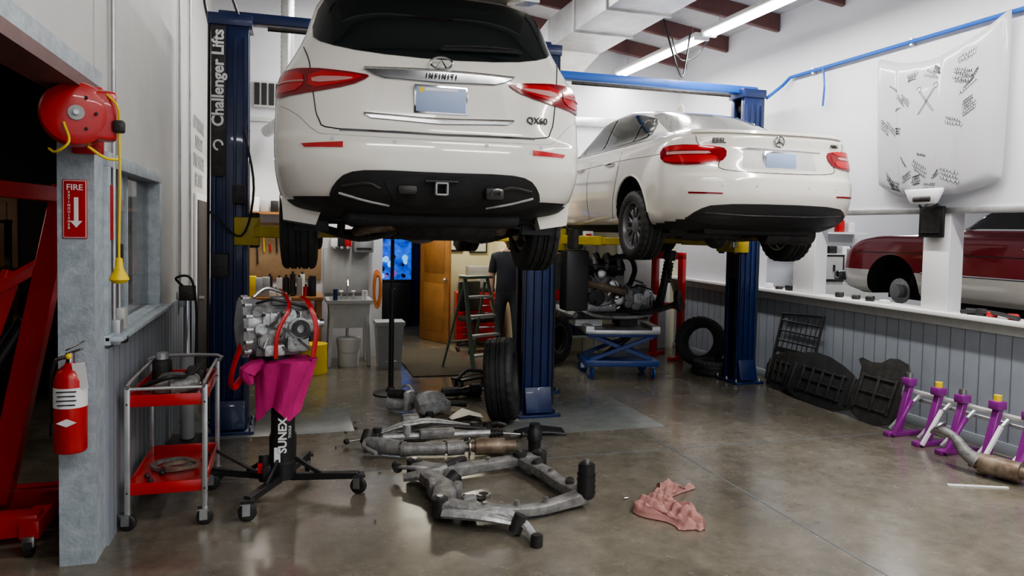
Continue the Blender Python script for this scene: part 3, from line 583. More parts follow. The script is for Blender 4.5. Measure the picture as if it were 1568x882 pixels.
def wall_items():
    b=B('car_hood'); ny,nz=80,60; yc=5.45; W2=.71
    def P(s,t):
        cr=.018*max(0,(abs(s)-.85)/.15)**2
        y=yc+s*W2*(1-.06*(1-t)**2); z=2.30-.13*(1-s*s)*(1-t)+cr*(1-t)+t*(1.15+.21*s*s-.06*s-cr)
        ed=min((1-abs(s))*W2,t*1.25,(1-t)*1.25); lip=.07*(1-math.exp(-ed/.03))
        x=5.70-.03*t-lip-.06*(1-s*s)*math.sin(pi*min(1,.2+t*.7))-.026/(1+math.exp((abs(s)-.54+.12*(1-t))*70))+.020/(1+math.exp((abs(s)-.20)*70))
        return (x,y,z)
    t=bmesh.new(); g=[[t.verts.new(P(-1+2*i/ny,j/nz)) for j in range(nz+1)] for i in range(ny+1)]
    for i in range(ny):
        for j in range(nz): t.faces.new((g[i][j],g[i+1][j],g[i+1][j+1],g[i][j+1]))
    bmesh.ops.solidify(t,geom=t.faces[:],thickness=.015); bv=BVHTree.FromBMesh(t); b.merge(t,HOODP)
    def S(s,u):
        x,y,z=P(max(-.95,min(.95,s)),min(.965,max(.035,u))); h,n=cast(bv,(x,y,z),(1,0,0)); return h-V((.0015,0,0))
    b.prism([(-.22,.05),(-.14,-.09),(.14,-.09),(.22,.05)],.05,HOODP,T(5.60,yc-.0,2.20)@R(-90,'Z')@R(90,'X'),bev=.012); b.box((5.555,yc-.0,2.155),(.04,.20,.05),IRON,bev=.015)
    b.tube([(5.63,yc-.1,2.10),(5.58,yc,2.06),(5.63,yc+.1,2.10)],.012,IRON,sm=3)
    for z in (2.6,3.3): b.cyl((5.60,yc,z),(5.75,yc,z),.02,IRON)
    r=random.Random(12)
    for k in range(34):
        s0=r.uniform(-.86,.86); t0=r.uniform(.07,.92)
        if abs(s0)<.28 and .52<t0<.85: continue
        sl=r.uniform(-.05,.08); sz=r.uniform(.5,1.3)
        for l in range(r.randint(1,4)):
            L=r.uniform(.06,.10)*sz; pts=[]; ph=r.uniform(0,6); fq=r.uniform(1.1,1.9)
            for i in range(28):
                q=s0+(-L+2*L*i/27)+.010*math.cos(i*fq+ph); u=t0-l*.024*sz+.010*sz*math.sin(i*fq+ph)*r.uniform(.4,1.3)+sl*(i/27); pts.append(S(q,u))
            b.tube(pts,.0020,INK,n=4)
    for a in (-1,1):
        for e in (-.012,.012): b.tube([S(e+a*.12*(i/8*2-1),.60+.17*(i/8)) for i in range(9)],.0022,INK,n=4)
        b.tube([S(a*.13+.035*math.cos(k),.78+.02*math.sin(k)) for k in [i*.6 for i in range(9)]],.0025,INK,n=4)
    b.done(ang=60)
    b=B('tablet_frame'); b.box((5.69,5.46,1.95),(.03,.27,.29),BLACK,bev=.008); b.box((5.672,5.46,1.95),(.01,.20,.21),IRON); b.tube([(5.68,5.36,2.09),(5.7,5.46,2.14),(5.68,5.56,2.09)],.004,BLACK); b.done()
    b=B('cord_reel'); c=V((-.99,4.03,2.31)); ax=(.25,-.97,.0)
    b.lathe([(0,-.075),(.10,-.075),(.145,-.06),(.155,-.03),(.155,.03),(.145,.06),(.10,.075),(0,.075)],RED,c,ax,n=36)
    b.lathe([(0,.07),(.035,.07),(.035,.085),(0,.085)],GREY,c,ax,n=20); b.cyl(c+V(ax)*.07,c+V(ax)*.1,.012,STEEL)
    for a in range(6): 
        q=c+V((math.cos(a*pi/3)*.085,0,math.sin(a*pi/3)*.085))+V(ax)*.072; b.sph(q,.008,IRON,n=6)
    b.box(c+V((.10,.02,-.0)),(.14,.12,.24),RED,rot=(0,0,15),bev=.02); b.box(c+V((0,.14,.08)),(.22,.12,.10),RED,bev=.01); b.box(c+V((-.0,.22,0)),(.14,.05,.34),RED,bev=.006)
    b.box(c+V((.19,-.02,-.05)),(.05,.05,.06),IRON,bev=.01)
    b.tube([c+V((.14,-.03,.10)),c+V((.19,-.05,.04)),c+V((.19,-.02,-.05)),c+V((.195,-.03,-.3)),c+V((.19,-.03,-.60)),c+V((.19,-.03,-.72))],.006,YC,sm=4)
    b.tube([c+V((-.03,-.09,-.05)),c+V((-.0,-.12,-.14)),c+V((-.06,-.1,-.19)),c+V((-.11,-.02,-.17))],.006,YC,sm=5); b.tube([c+V((.05,0,-.15)),c+V((.12,.02,-.2)),c+V((.17,.1,-.2))],.007,YC,sm=5)
    e=c+V((.19,-.03,-.74)); b.lathe([(0,.06),(.016,.05),(.02,0),(.042,-.04),(.046,-.052),(.026,-.07),(0,-.07)],YC,e,(0,0,1),n=20)
    for k in range(6): b.cyl(e+V((.036*math.cos(k),.036*math.sin(k),-.055)),e+V((.015*math.cos(k),.015*math.sin(k),.01)),.004,YC,n=6)
    b.done()
    b=B('fire_extinguisher_sign'); b.box((-1.057,4.274,1.86),(.112,.006,.30),RED,bev=.001); b.box((-1.057,4.270,1.86),(.104,.002,.292),WHT); b.box((-1.057,4.2685,1.86),(.098,.002,.286),RED)
    b.text('FIRE',.042,WHT,T(-1.057,4.266,1.97)@R(90,'X')); 
    for i,ch in enumerate('EXTINGUISHER'): b.text(ch,.017,WHT,T(-1.083,4.266,1.945-i*.0165)@R(90,'X'))
    b.box((-1.05,4.266,1.86),(.02,.002,.12),WHT); b.prism([(-.028,0),(.028,0),(0,-.035)],.002,WHT,T(-1.05,4.267,1.80)@R(90,'X')); b.done()
    b=B('fire_extinguisher'); b.lathe([(0,0),(.068,0),(.075,.012),(.075,.36),(.06,.41),(.03,.435),(.022,.45),(0,.45)],RED,(0,0,0),n=36)
    b.lathe([(.076,.23),(.0765,.23),(.0765,.33),(.076,.33)],WHT,(0,0,0),n=36,closed=True)
    b.prism([(-.045,0),(0,.02),(.045,0),(0,-.02)],.003,WHT,T(0,-.074,.16)@R(90,'X')); 
    for i in range(4): b.box((0,-.0765,.315-i*.022),(.09-.01*(i%2),.002,.006),INK)
    b.cyl((0,0,.44),(0,0,.50),.02,CHR); b.beam((-.02,0,.49),(.06,-.02,.52),.02,.012,STEEL); b.beam((-.02,0,.51),(.07,-.02,.56),.02,.008,STEEL)
    b.tube([(.0,0,.48),(-.06,-.02,.46),(-.085,0,.35),(-.08,0,.15)],.01,BLACK,sm=5); b.cyl((-.08,0,.15),(-.078,0,.08),.014,BLACK,r2=.018)
    b.box((.055,-.05,.39),(.06,.004,.13),WHT,rot=(0,-8,-10)); b.sph((0,-.03,.485),.015,YC,n=8); b.box((0,.09,.3),(.04,.04,.2),STEEL); b.done((-1.055,4.165,.64))
    b=B('electrical_conduit')
    D=-.95
    for y,z0,z1 in ((4.62,1.2,5.2),(4.75,1.25,2.35),(7.2,1.1,5.2),(7.9,1.0,5.2)): b.cyl((D,y,z0),(D,y,z1),.012,GALV,n=10)
    b.tube([(D,7.9,4.2),(D,7.8,4.4),(D,7.0,4.6),(D,5.0,4.6)],.012,GALV,sm=3)
    b.box((D+.01,4.62,1.18),(.06,.10,.14),GALV,bev=.006); b.box((D+.01,4.75,1.24),(.05,.08,.12),LGREY,bev=.006); b.box((D+.01,4.66,1.62),(.05,.07,.11),BLACK,bev=.006); b.box((D+.05,4.62,1.14),(.04,.05,.05),BLACK,bev=.01)
    b.box((D+.01,7.2,1.12),(.06,.1,.14),GALV,bev=.006); b.box((D,4.56,1.85),(.01,.05,.3),RED); b.done()
def crane():
    b=B('engine_crane')
    b.beam((-1.62,4.9,.16),(-1.28,5.0,2.0),.13,.11,RED); b.beam((-1.9,4.7,.16),(-1.55,4.95,1.5),.10,.08,RED); b.beam((-2.3,4.3,.9),(-1.4,5.0,1.55),.08,.06,RED)
    b.box((-1.60,4.55,.15),(.6,.12,.12),RED,bev=.01); b.box((-1.75,5.0,.15),(1.2,.12,.12),RED,bev=.01); b.box((-1.33,5.2,.14),(.1,1.5,.1),RED,bev=.01); b.box((-2.3,5.2,.14),(.1,1.5,.1),RED,bev=.01)
    b.cyl((-1.9,4.9,.5),(-1.5,5.0,1.2),.05,BLACK); b.cyl((-1.5,5,1.2),(-1.4,5,1.5),.025,CHR)
    b.beam((-1.28,5.0,1.95),(-2.6,4.0,2.05),.10,.09,RED); b.tube([(-2.6,4,2.0),(-2.6,4,1.6)],.01,STEEL)
    for x,y in ((-1.33,4.46),(-1.33,5.92),(-2.3,4.46),(-2.3,5.92),(-1.62,4.5)):
        b.cyl((x-.02,y,.045),(x+.02,y,.045),.045,BLACK); b.box((x,y,.08),(.06,.05,.06),STEEL,bev=.006)
    b.done()
    s=B('tool_shelf'); 
    for x in (-4.2,-2.6):
        for y in (7.6,8.2): s.box((x,y,.9),(.05,.05,1.8),IRON)
    for z in (.3,.8,1.3,1.78): s.box((-3.4,7.9,z),(1.66,.66,.03),IRON)
    r=random.Random(2)
    for z in (.3,.8,1.3):
        for i in range(6): 
            h=r.uniform(.15,.38); m=r.choice([RED,GREY,BLUE,BLACK,CREAM]); s.box((-4.0+i*.24,7.8,z+.015+h/2),(.2,.3,h),m,bev=.01)
    s.done()
    s=B('air_compressor'); s.cyl((-2.6,5.6,.45),(-2.6,6.8,.45),.25,RED,bev=.05,n=28); s.box((-2.6,6.1,.85),(.3,.4,.3),IRON,bev=.03)
    for y in (5.8,6.6):
        for x in (-2.8,-2.4): s.box((x,y,.12),(.05,.05,.25),IRON)
    s.box((-2.6,6.1,.71),(.4,.6,.03),IRON); s.done()
# ---------------- garage stuff
def caster(b,x,y,r=.05,m=None,a=0):
    X=T(x,y,0)@R(a,'Z'); s=b.X; b.X=s@X
    b.lathe([(0,-.016),(r*.6,-.016),(r*.9,-.014),(r,-.01),(r,.01),(r*.9,.014),(r*.6,.016),(0,.016)],m or BLACK,(0,0,r),(1,0,0),n=24)
    for q in (-.022,.022): b.box((q,.008,r*1.35),(.004,.045,r*1.3),STEEL)
    b.box((0,.012,r*2.05),(.055,.06,.008),STEEL); b.cyl((-.026,0,r),(.026,0,r),.008,STEEL,n=8); b.X=s
def cart():
    b=B('service_cart'); x0,x1,y0,y1=-.895,-.485,4.70,5.48
    for z,h in ((.215,.07),(.735,.07)):
        xc,yc=(x0+x1)/2,(y0+y1)/2
        b.box((xc,yc,z),(x1-x0,y1-y0,.01),RED)
        for q in (x0,x1): b.box((q,yc,z+h/2-.01),(.012,y1-y0,h),RED,bev=.004)
        for q in (y0,y1): b.box((xc,q,z+h/2-.01),(x1-x0+.012,.012,h),RED,bev=.004)
    for x in (x0-.004,x1+.004):
        for y in (y0-.004,y1+.004):
            b.box((x,y,.465),(.03,.03,.76),GALV,bev=.004); caster(b,x,y,.048,BLACK,rnd.uniform(70,110))
            for z in (.225,.745): b.sph((x,y-.018,z),.006,IRON,n=6)
    for x in (x0,x1): b.tube([(x,y0,.83),(x,y0+.02,.86),(x,y1-.02,.86),(x,y1,.83)],.010,GALV,sm=3)
    b.tube([(x0,y1,.83),(x0,y1+.04,.88),(x1,y1+.04,.88),(x1,y1,.83)],.012,GALV,sm=3); b.tube([(x0,y0,.83),(x1,y0,.83)],.010,GALV)
    r=random.Random(5); b.X=T(.0,-.04,-.01)
    b.box((-.72,5.1,.80),(.16,.3,.09),ALUD,bev=.03); b.cyl((-.80,5.3,.76),(-.80,5.3,.92),.06,IRON,bev=.01); b.cyl((-.80,5.3,.92),(-.80,5.3,.96),.04,ALU)
    b.cyl((-.60,5.0,.77),(-.60,5.2,.80),.045,ALU,bev=.01); b.cyl((-.7,4.95,.80),(-.55,4.98,.82),.05,ALUD); b.box((-.60,5.35,.80),(.12,.16,.10),IRON,bev=.02)
    b.tube([(-.85,4.9,.82),(-.7,4.85,.88),(-.6,5,.86),(-.55,5.3,.9)],.014,BLACK,sm=5)
    for i in range(14): b.sph((r.uniform(-.86,-.52),r.uniform(4.8,5.45),.765),.018,r.choice([STEEL,IRON,ALU]),n=6)
    b.lathe([(.10,0),(.13,0),(.13,.02),(.10,.02)],ALUD,(-.72,5.2,.235),(0,0,1),n=28,closed=True); b.lathe([(.09,0),(.11,0),(.11,.02),(.09,.02)],RUST,(-.66,5.1,.255),(0,.1,1),n=28,closed=True)
    for i in range(5): b.sph((r.uniform(-.86,-.52),r.uniform(4.8,5.45),.245),.018,IRON,n=6)
    b.X=M.Identity(4); b.done()
def gearbox(b,s=1):
    b.lathe([(0,-.27),(.10,-.27),(.20,-.25),(.215,-.22),(.20,-.20),(.18,-.12),(.17,0),(.155,.12),(.14,.17),(.08,.21),(.06,.27),(0,.27)],ALU,(0,0,0),(1,0,0),n=28,mod=lambda j,i,r:r+(.012 if j%4==0 and 3<i<9 else 0))
    for i in range(14):
        a=2*pi*i/14; b.cyl((-.235,.205*math.cos(a),.205*math.sin(a)),(-.19,.205*math.cos(a),.205*math.sin(a)),.017,ALU,n=8); b.cyl((-.25,.205*math.cos(a),.205*math.sin(a)),(-.235,.205*math.cos(a),.205*math.sin(a)),.011,IRON,n=6)
    b.box((.0,0,-.17),(.32,.26,.07),ALUD,bev=.02); b.box((-.02,-.15,.02),(.22,.09,.18),ALU,bev=.02)
    for i in range(6): b.box((-.12+i*.05,-.195,.02),(.012,.02,.19),ALU,bev=.003)
    b.cyl((.05,-.22,.09),(.05,-.10,.09),.05,ALU,bev=.008); b.cyl((-.1,-.22,-.08),(-.1,-.1,-.08),.06,ALUD,bev=.01); b.cyl((.16,-.2,-.04),(.16,-.05,-.04),.045,IRON,bev=.006)
    b.cyl((.27,0,0),(.34,0,0),.03,STEEL); b.lathe([(0,0),(.06,0),(.06,.02),(0,.02)],STEEL,(.28,0,0),(1,0,0),n=20)
    b.tube([(-.15,-.1,.17),(-.05,-.18,.2),(.1,-.16,.16),(.2,-.1,.12)],.01,BLACK,sm=5); b.box((.02,-.05,.18),(.14,.12,.06),ALUD,bev=.015)
    b.tube([(-.15,.05,.2),(-.05,.08,.26),(.08,.02,.22)],.014,STEEL,sm=5)
    for x,y,z in ((-.12,-.2,.1),(.0,-.2,.1),(.0,-.2,-.06),(.12,-.14,.1),(.1,-.17,-.12)): b.cyl((x,y-.02,z),(x,y+.02,z),.011,IRON,n=6)
def transjack():
    JX,JY=-.04,5.18
    b=B('transmission_jack'); 
    b.cyl((0,0,.09),(0,0,.40),.088,BLACK,n=32,bev=.008); b.cyl((0,0,.40),(0,0,.66),.078,BLACK,n=32); b.cyl((0,0,.66),(0,0,.84),.035,CHR)
    b.cyl((0,0,.20),(0,0,.22),.094,IRON); b.box((0,0,.85),(.28,.20,.03),BLACK,bev=.006)
    b.text('SUNEX',.075,WHT,T(.0,-.0915,.40)@R(90,'X')@R(90,'Z'),bold=.03) ; b.text('TOOLS',.026,WHT,T(.045,-.080,.42)@R(25,'Z')@R(90,'X')@R(90,'Z')); b.box((-.035,-.084,.26),(.04,.006,.12),WHT); 
    for x,y in ((-.20,-.50),(.49,-.18),(.17,.37),(-.46,.12)):
        d=V((x,y,0)); b.beam(d.normalized()*.06+V((0,0,.10)),d+V((0,0,.13)),.05,.045,BLACK); caster(b,x,y,.055,BLACK,rnd.uniform(0,180)); b.box((x,y,.128),(.08,.08,.02),BLACK)
        b.beam(d.normalized()*.06+V((0,0,.24)),d*.5+V((0,0,.13)),.02,.03,BLACK)
    b.cyl((-.12,-.08,.10),(-.12,-.08,.28),.032,BLACK,bev=.005); b.beam((-.1,-.1,.13),(-.42,-.0,.30),.02,.02,IRON); b.box((-.14,-.12,.2),(.03,.03,.06),RED)
    b.beam((-.1,-.14,.12),(-.1,-.14,.22),.05,.05,BLACK); b.done((JX,JY,0),rz=0)
    b=B('automatic_transmission'); gearbox(b); b.box((.02,.05,-.02),(.40,.32,.3),ALUD,bev=.06); b.box((.12,-.12,-.08),(.16,.14,.2),ALU,bev=.03); b.cyl((.12,-.24,.0),(.12,-.1,.0),.075,ALU,bev=.015); b.lathe([(.03,0),(.06,0),(.06,.03),(.03,.03)],IRON,(.12,-.25,0),(0,-1,0),n=20,closed=True)
    b.cyl((-.16,-.2,.12),(-.16,-.1,.12),.035,ALUD); b.cyl((-.14,-.22,0),(-.14,-.1,0),.04,ALU); b.box((-.05,-.19,-.15),(.14,.08,.08),ALU,bev=.015)
    for i in range(10): b.cyl((rnd.uniform(-.18,.2),-.245,rnd.uniform(-.17,.17)),(rnd.uniform(-.1,.1),-.15,rnd.uniform(-.1,.1)),.01,STEEL,n=6)
    b.tube([(-.05,-.26,-.2),(-.04,-.27,-.02),(.04,-.24,.14),(.05,-.1,.22),(.05,.1,.25)],.012,RED,fl=(1.2,.25),sm=4)
    b.tube([(.22,-.2,-.22),(.24,-.2,0),(.2,-.15,.16),(.18,0,.2)],.014,RED,fl=(1.3,.25),sm=4)
    b.tube([(-.25,-.1,-.1),(-.32,-.15,-.3),(-.31,-.1,-.42),(-.22,0,-.35)],.018,RED,fl=(1.3,.25),sm=5); b.cyl((.0,0,-.29),(.0,0,-.2),.1,BLACK)
    b.done((JX-.05,JY,1.13),rz=12,sc=.93)
    b=B('magenta_cloth'); rings=[]
    for j in range(16):
        t=j/15; z=.90-.36*t; ring=[]
        for i in range(56):
            a=2*pi*i/56; r=(.10*(1-t)**1.2+.085+.025*t)*(1+.20*math.sin(a*5+t*3)*t**.4+.10*math.sin(a*9+1+2*t))
            ring.append((r*math.cos(a)*1.1-.03*t,r*math.sin(a)*.95,z+.05*math.sin(a*3+1)*t))
        rings.append(ring)
    b.loft(rings,PINK,caps=False); b.sph((0,0,.89),.15,PINK,(1.25,.95,.16)); b.tube([(-.12,-.1,.90),(-.22,-.12,.84),(-.20,-.12,.76)],[.03,.06,.02],PINK,sm=4); b.done((JX,JY,0))
def subframe():
    b=B('suspension_subframe'); q=dict(sm=6,n=12,sq=.55)
    b.tube([(.0,.85,.09),(.2,.80,.07),(.5,.86,.065),(.78,.88,.08),(.95,.86,.09)],[.065,.06,.05,.05,.06],ALUD,fl=(1,.8),**q)
    b.tube([(.03,.1,.09),(.25,.0,.07),(.6,-.02,.055),(.85,.05,.06),(1.0,.08,.08)],[.07,.055,.042,.05,.06],ALUD,fl=(1,.8),**q)
    b.tube([(.02,.85,.10),(.08,.6,.08),(.12,.4,.08),(.05,.1,.10)],[.06,.07,.075,.07],ALUD,fl=(1,.7),**q)
    b.tube([(.80,.88,.08),(.90,.6,.07),(.93,.35,.07),(.99,.08,.08)],[.045,.055,.05,.055],ALUD,fl=(1,.8),**q)
    for x,y in ((0,.87),(.95,.86),(.03,.08),(.80,.88)): b.lathe([(.02,0),(.055,0),(.055,.11),(.045,.115),(.02,.115)],IRON,(x,y,.035),n=24,closed=True); b.cyl((x,y,.03),(x,y,.16),.02,STEEL)
    b.tube([(.05,.02,.07),(.25,-.14,.09),(.45,-.22,.06)],[.055,.05,.035],ALU,fl=(1,.5),sm=5); b.tube([(.18,-.06,.07),(.36,-.1,.10),(.47,-.22,.07),(.50,-.40,.035)],[.05,.045,.04,.03],ALU,fl=(1,.5),sm=5)
    b.cyl((.50,-.42,0.0),(.50,-.42,.07),.035,IRON,bev=.006); b.cyl((.42,-.24,.02),(.46,-.24,.12),.04,IRON); b.tube([(-.12,.9,.09),(.0,.75,.12),(.15,.62,.12)],[.02,.03,.03],ALU,fl=(1,.6),sm=4); b.cyl((-.12,.87,.09),(-.12,.94,.09),.035,IRON)
    b.tube([(-.1,.72,.07),(.05,.68,.10),(.2,.7,.13)],[.03,.04,.03],ALUD,sm=4)
    b.tube([(.1,.7,.10),(.3,.85,.12),(.38,.93,.1)],.028,IRON,sm=4); b.cyl((.16,.50,.06),(.24,.52,.14),.05,IRON,bev=.01)
    b.lathe([(.035,-.01),(.05,-.01),(.05,.01),(.035,.01)],STEEL,(.40,.42,.013),(0,0,1),n=24,closed=True); b.tube([(.40,.40,.02),(.36,.3,.03),(.22,.25,.08)],.014,IRON,sm=4)
    for x,y in ((.2,.35),(.12,.25),(.05,.45),(.22,.10),(.88,.7),(.96,.25)): b.box((x,y,.08),(.10,.06,.12),ALUD if x<.8 else IRON,rot=(0,0,rnd.uniform(0,90)),bev=.02)
    for x,y in ((.3,0),(.5,-.02),(.7,0),(.3,.82),(.55,.87),(.91,.5)): b.cyl((x,y,.09),(x,y,.125),.018,STEEL,n=6)
    b.cyl((1.0,.06,.07),(1.0,.06,.30),.055,BLACK,bev=.01,n=24); b.lathe([(.057+.006*(i%2),i*.02) for i in range(8)],BLACK,(1.0,.06,.09),n=24); b.cyl((1.0,.06,.30),(1.0,.06,.33),.02,STEEL)
    b.done((.86,4.33,0),sc=.99)
    b=B('air_spring'); b.lathe([(0,0),(.04,0),(.05,.02),(.052,.1),(.06,.11),(.06,.18),(.045,.2),(.045,.24),(0,.25)],BLACK,n=24); b.done((1.90,5.60,0))
    b=B('exhaust_pipe'); b.tube([(0,0,.09),(.12,-.10,.08),(.3,-.20,.07)],[.05,.07,.06],ALUD,sm=5,n=14); b.cyl((.28,-.20,.07),(.62,-.26,.07),.055,ALUD,n=20); b.cyl((.62,-.26,.07),(.80,-.28,.08),.062,ALUD,bev=.02,n=20); b.cyl((.85,-.29,.08),(1.15,-.33,.08),.07,RUST,bev=.025,n=24); b.cyl((1.15,-.33,.08),(1.22,-.34,.08),.045,RUST)
    b.tube([(.8,-.28,.08),(.86,-.29,.08)],.04,RUST); b.lathe([(.03,0),(.075,0),(.075,.012),(.03,.012)],STEEL,(.82,-.285,.08),(1,-.12,0),n=20,closed=True); b.lathe([(.03,0),(.07,0),(.07,.012),(.03,.012)],STEEL,(.26,-.19,.075),(1,-.4,0),n=20,closed=True)
    b.cyl((-.02,.02,.07),(.02,.08,.17),.05,IRON,bev=.01); b.tube([(.0,.02,.12),(-.04,-.08,.08),(.05,-.2,.05)],.02,ALUD,sm=4); b.done((.60,5.90,0),sc=.93)
    b=B('control_arm'); b.tube([(0,0,.04),(.25,.02,.10),(.5,.10,.09),(.85,.0,.05)],[.03,.06,.06,.035],ALU,fl=(1,.45),sm=6,n=12); b.tube([(.35,.05,.09),(.45,.25,.06),(.52,.42,.04)],[.04,.035,.03],ALU,fl=(1,.5),sm=5); 
    for p in ((0,0),(.85,0),(.53,.44)): b.cyl((p[0],p[1],0),(p[0],p[1],.09),.04,IRON,bev=.006)
    b.box((.3,.12,.1),(.16,.1,.12),ALUD,bev=.03); b.tube([(.1,-.1,.03),(.5,-.12,.10),(.95,-.02,.03)],.022,IRON,sm=5); b.done((.72,6.30,0))
    b=B('steering_rack'); b.tube([(0,0,.06),(.9,-.06,.07)],.028,ALU); b.cyl((.2,-.01,.06),(.2,-.01,.16),.035,ALU); b.box((.45,-.03,.08),(.3,.08,.08),ALUD,bev=.02)
    for x,s in ((0,-1),(.9,1)): b.lathe([(.035-.0025*i+.006*(i%2),i*.016) for i in range(8)],BLACK,(x,-.066*x,.06),(s,0,0),n=16); b.cyl((x+s*.1,-.066*x,.06),(x+s*.28,-.066*x,.04),.010,STEEL); b.sph((x+s*.29,-.066*x,.04),.025,IRON,n=8)
    b.done((.74,6.10,.0),rz=-2)
    b=B('starter_motor'); b.cyl((0,0,.08),(.2,.02,.08),.06,ALU,bev=.01); b.cyl((.02,-.02,.17),(.16,0,.17),.04,IRON,bev=.008); b.box((.2,.02,.11),(.05,.16,.18),ALU,bev=.02); b.cyl((.22,.02,.12),(.27,.02,.12),.045,ALUD); b.tube([(.1,0,.2),(.2,-.02,.26),(.25,.0,.2)],.012,ALU,sm=4); b.done((.92,7.2,0),rz=-35,sc=1.1)
    b=B('transfer_case'); b.lathe([(0,-.14),(.07,-.14),(.11,-.1),(.12,0),(.1,.09),(.06,.14),(0,.14)],ALU,(0,0,.12),(1,0,.1),n=20,mod=lambda j,i,r:r+(.01 if j%3==0 else 0)); b.box((.1,.05,.08),(.2,.2,.12),ALUD,bev=.03); b.tube([(.1,.1,.08),(.3,.15,.06),(.42,.1,.05)],.03,IRON,sm=4); b.done((1.30,6.95,0),rz=10)
    b=B('drive_axle'); b.tube([(0,0,.06),(.18,.03,.06)],[.05,.055],BLACK); b.lathe([(.03+.03*i/6+.006*(i%2),i*.02) for i in range(7)],BLACK,(.18,.03,.06),(1,.2,0),n=20); b.cyl((.3,.05,.07),(.42,.07,.07),.07,IRON,bev=.01); b.cyl((.42,.07,.07),(.5,.085,.07),.02,STEEL); b.tube([(0,0,.06),(-.4,-.06,.045)],.018,IRON); b.done((1.55,7.65,0),rz=-8)
    b=B('ball_joint'); b.cyl((0,0,0),(0,0,.08),.04,IRON,bev=.01); b.tube([(0,0,.05),(.1,.04,.05),(.18,.03,.03)],.02,IRON,sm=4); b.done((1.70,6.34,0))
    b=B('heat_shield'); b.loft([[(0,0,.05),(.15,-.05,.10),(.3,.0,.05),(.32,.2,.04),(.15,.25,.09),(0,.2,.02)],[(0,0,.045),(.15,-.05,.095),(.3,.0,.045),(.32,.2,.035),(.15,.25,.085),(0,.2,.015)]],GALV); b.done((1.44,6.62,-.012))
    b=B('splash_guard'); b.loft([[(0,0,.012+.0),(.4,-.05,.012),(.42,.12,.03),(.2,.2,.05),(-.02,.16,.02)],[(0,0,.0),(.4,-.05,.0),(.42,.12,.018),(.2,.2,.038),(-.02,.16,.008)]],BLACK); b.tube([(0,.02,.01),(.2,.0,.03),(.4,-.02,.012)],.015,BLACK,sm=4); b.done((1.93,6.05,0))
    b=B('loose_bolts'); r=random.Random(8)
    for i in range(26):
        x,y=r.uniform(.3,2.2),r.uniform(4.3,7.0); a=r.uniform(0,6); b.cyl((x,y,.008),(x+.03*math.cos(a),y+.03*math.sin(a),.008),.006,r.choice([STEEL,IRON]),n=6)
    b.done()
def towel():
    b=B('shop_towel'); t=bmesh.new(); n=80; g=[]
    for i in range(n+1):
        row=[]
        for j in range(n+1):
            u=-1+2*i/n; v=-1+2*j/n; ww=.13+.045*math.sin(v*4+.6)+.05*noise.noise(V((v*2,0,3)))
            x=u*ww+.09*math.cos(v*2.6)-.05+.035*noise.noise(V((u*2,v*3,5)))+(.06*v*abs(v)); y=v*.36+.05*noise.noise(V((u*3,v*2,9)))
            e=max(0,1-max(abs(u),abs(v))**6); q=noise.noise(V((x*9+y*5,y*4,1.3))); q2=noise.noise(V((x*22,y*18,4))); q3=noise.noise(V((x*16-y*9,y*12,7)))
            z=.006+e**.5*(.018+.10*abs(q)+.025*abs(q2)+.045*max(0,q3)); row.append(t.verts.new((x,y,z)))
        g.append(row)
    for i in range(n):
        for j in range(n): t.faces.new((g[i][j],g[i+1][j],g[i+1][j+1],g[i][j+1]))
    bmesh.ops.solidify(t,geom=t.faces[:],thickness=-.005); b.merge(t,TOWEL); b.done((2.35,4.26,.001),rz=168,ang=180)
def tyres():
    for x,y,z,ax,r,w,ri,hub in ((1.90,6.58,.385,(1,-.40,.10),.385,.27,.24,0),(5.30,8.75,.325,(-.75,-.6,.25),.335,.23,.21,0),(3.40,9.3,.335,(.6,-.75,.05),.335,.23,.21,1)):
        b=B('tyre'); a=V(ax).normalized(); tyre(b,(0,0,0),a,r,w,ri)
        if hub: rim(b,(0,0,0),-a,ri,w,8,DGREY,DARK)
        b.done((x,y,z+.02))
    b=B('tyre'); tyre(b,(0,0,.09),(0,0,1),.27,.18,.16); b.done((5.22,8.3,0))
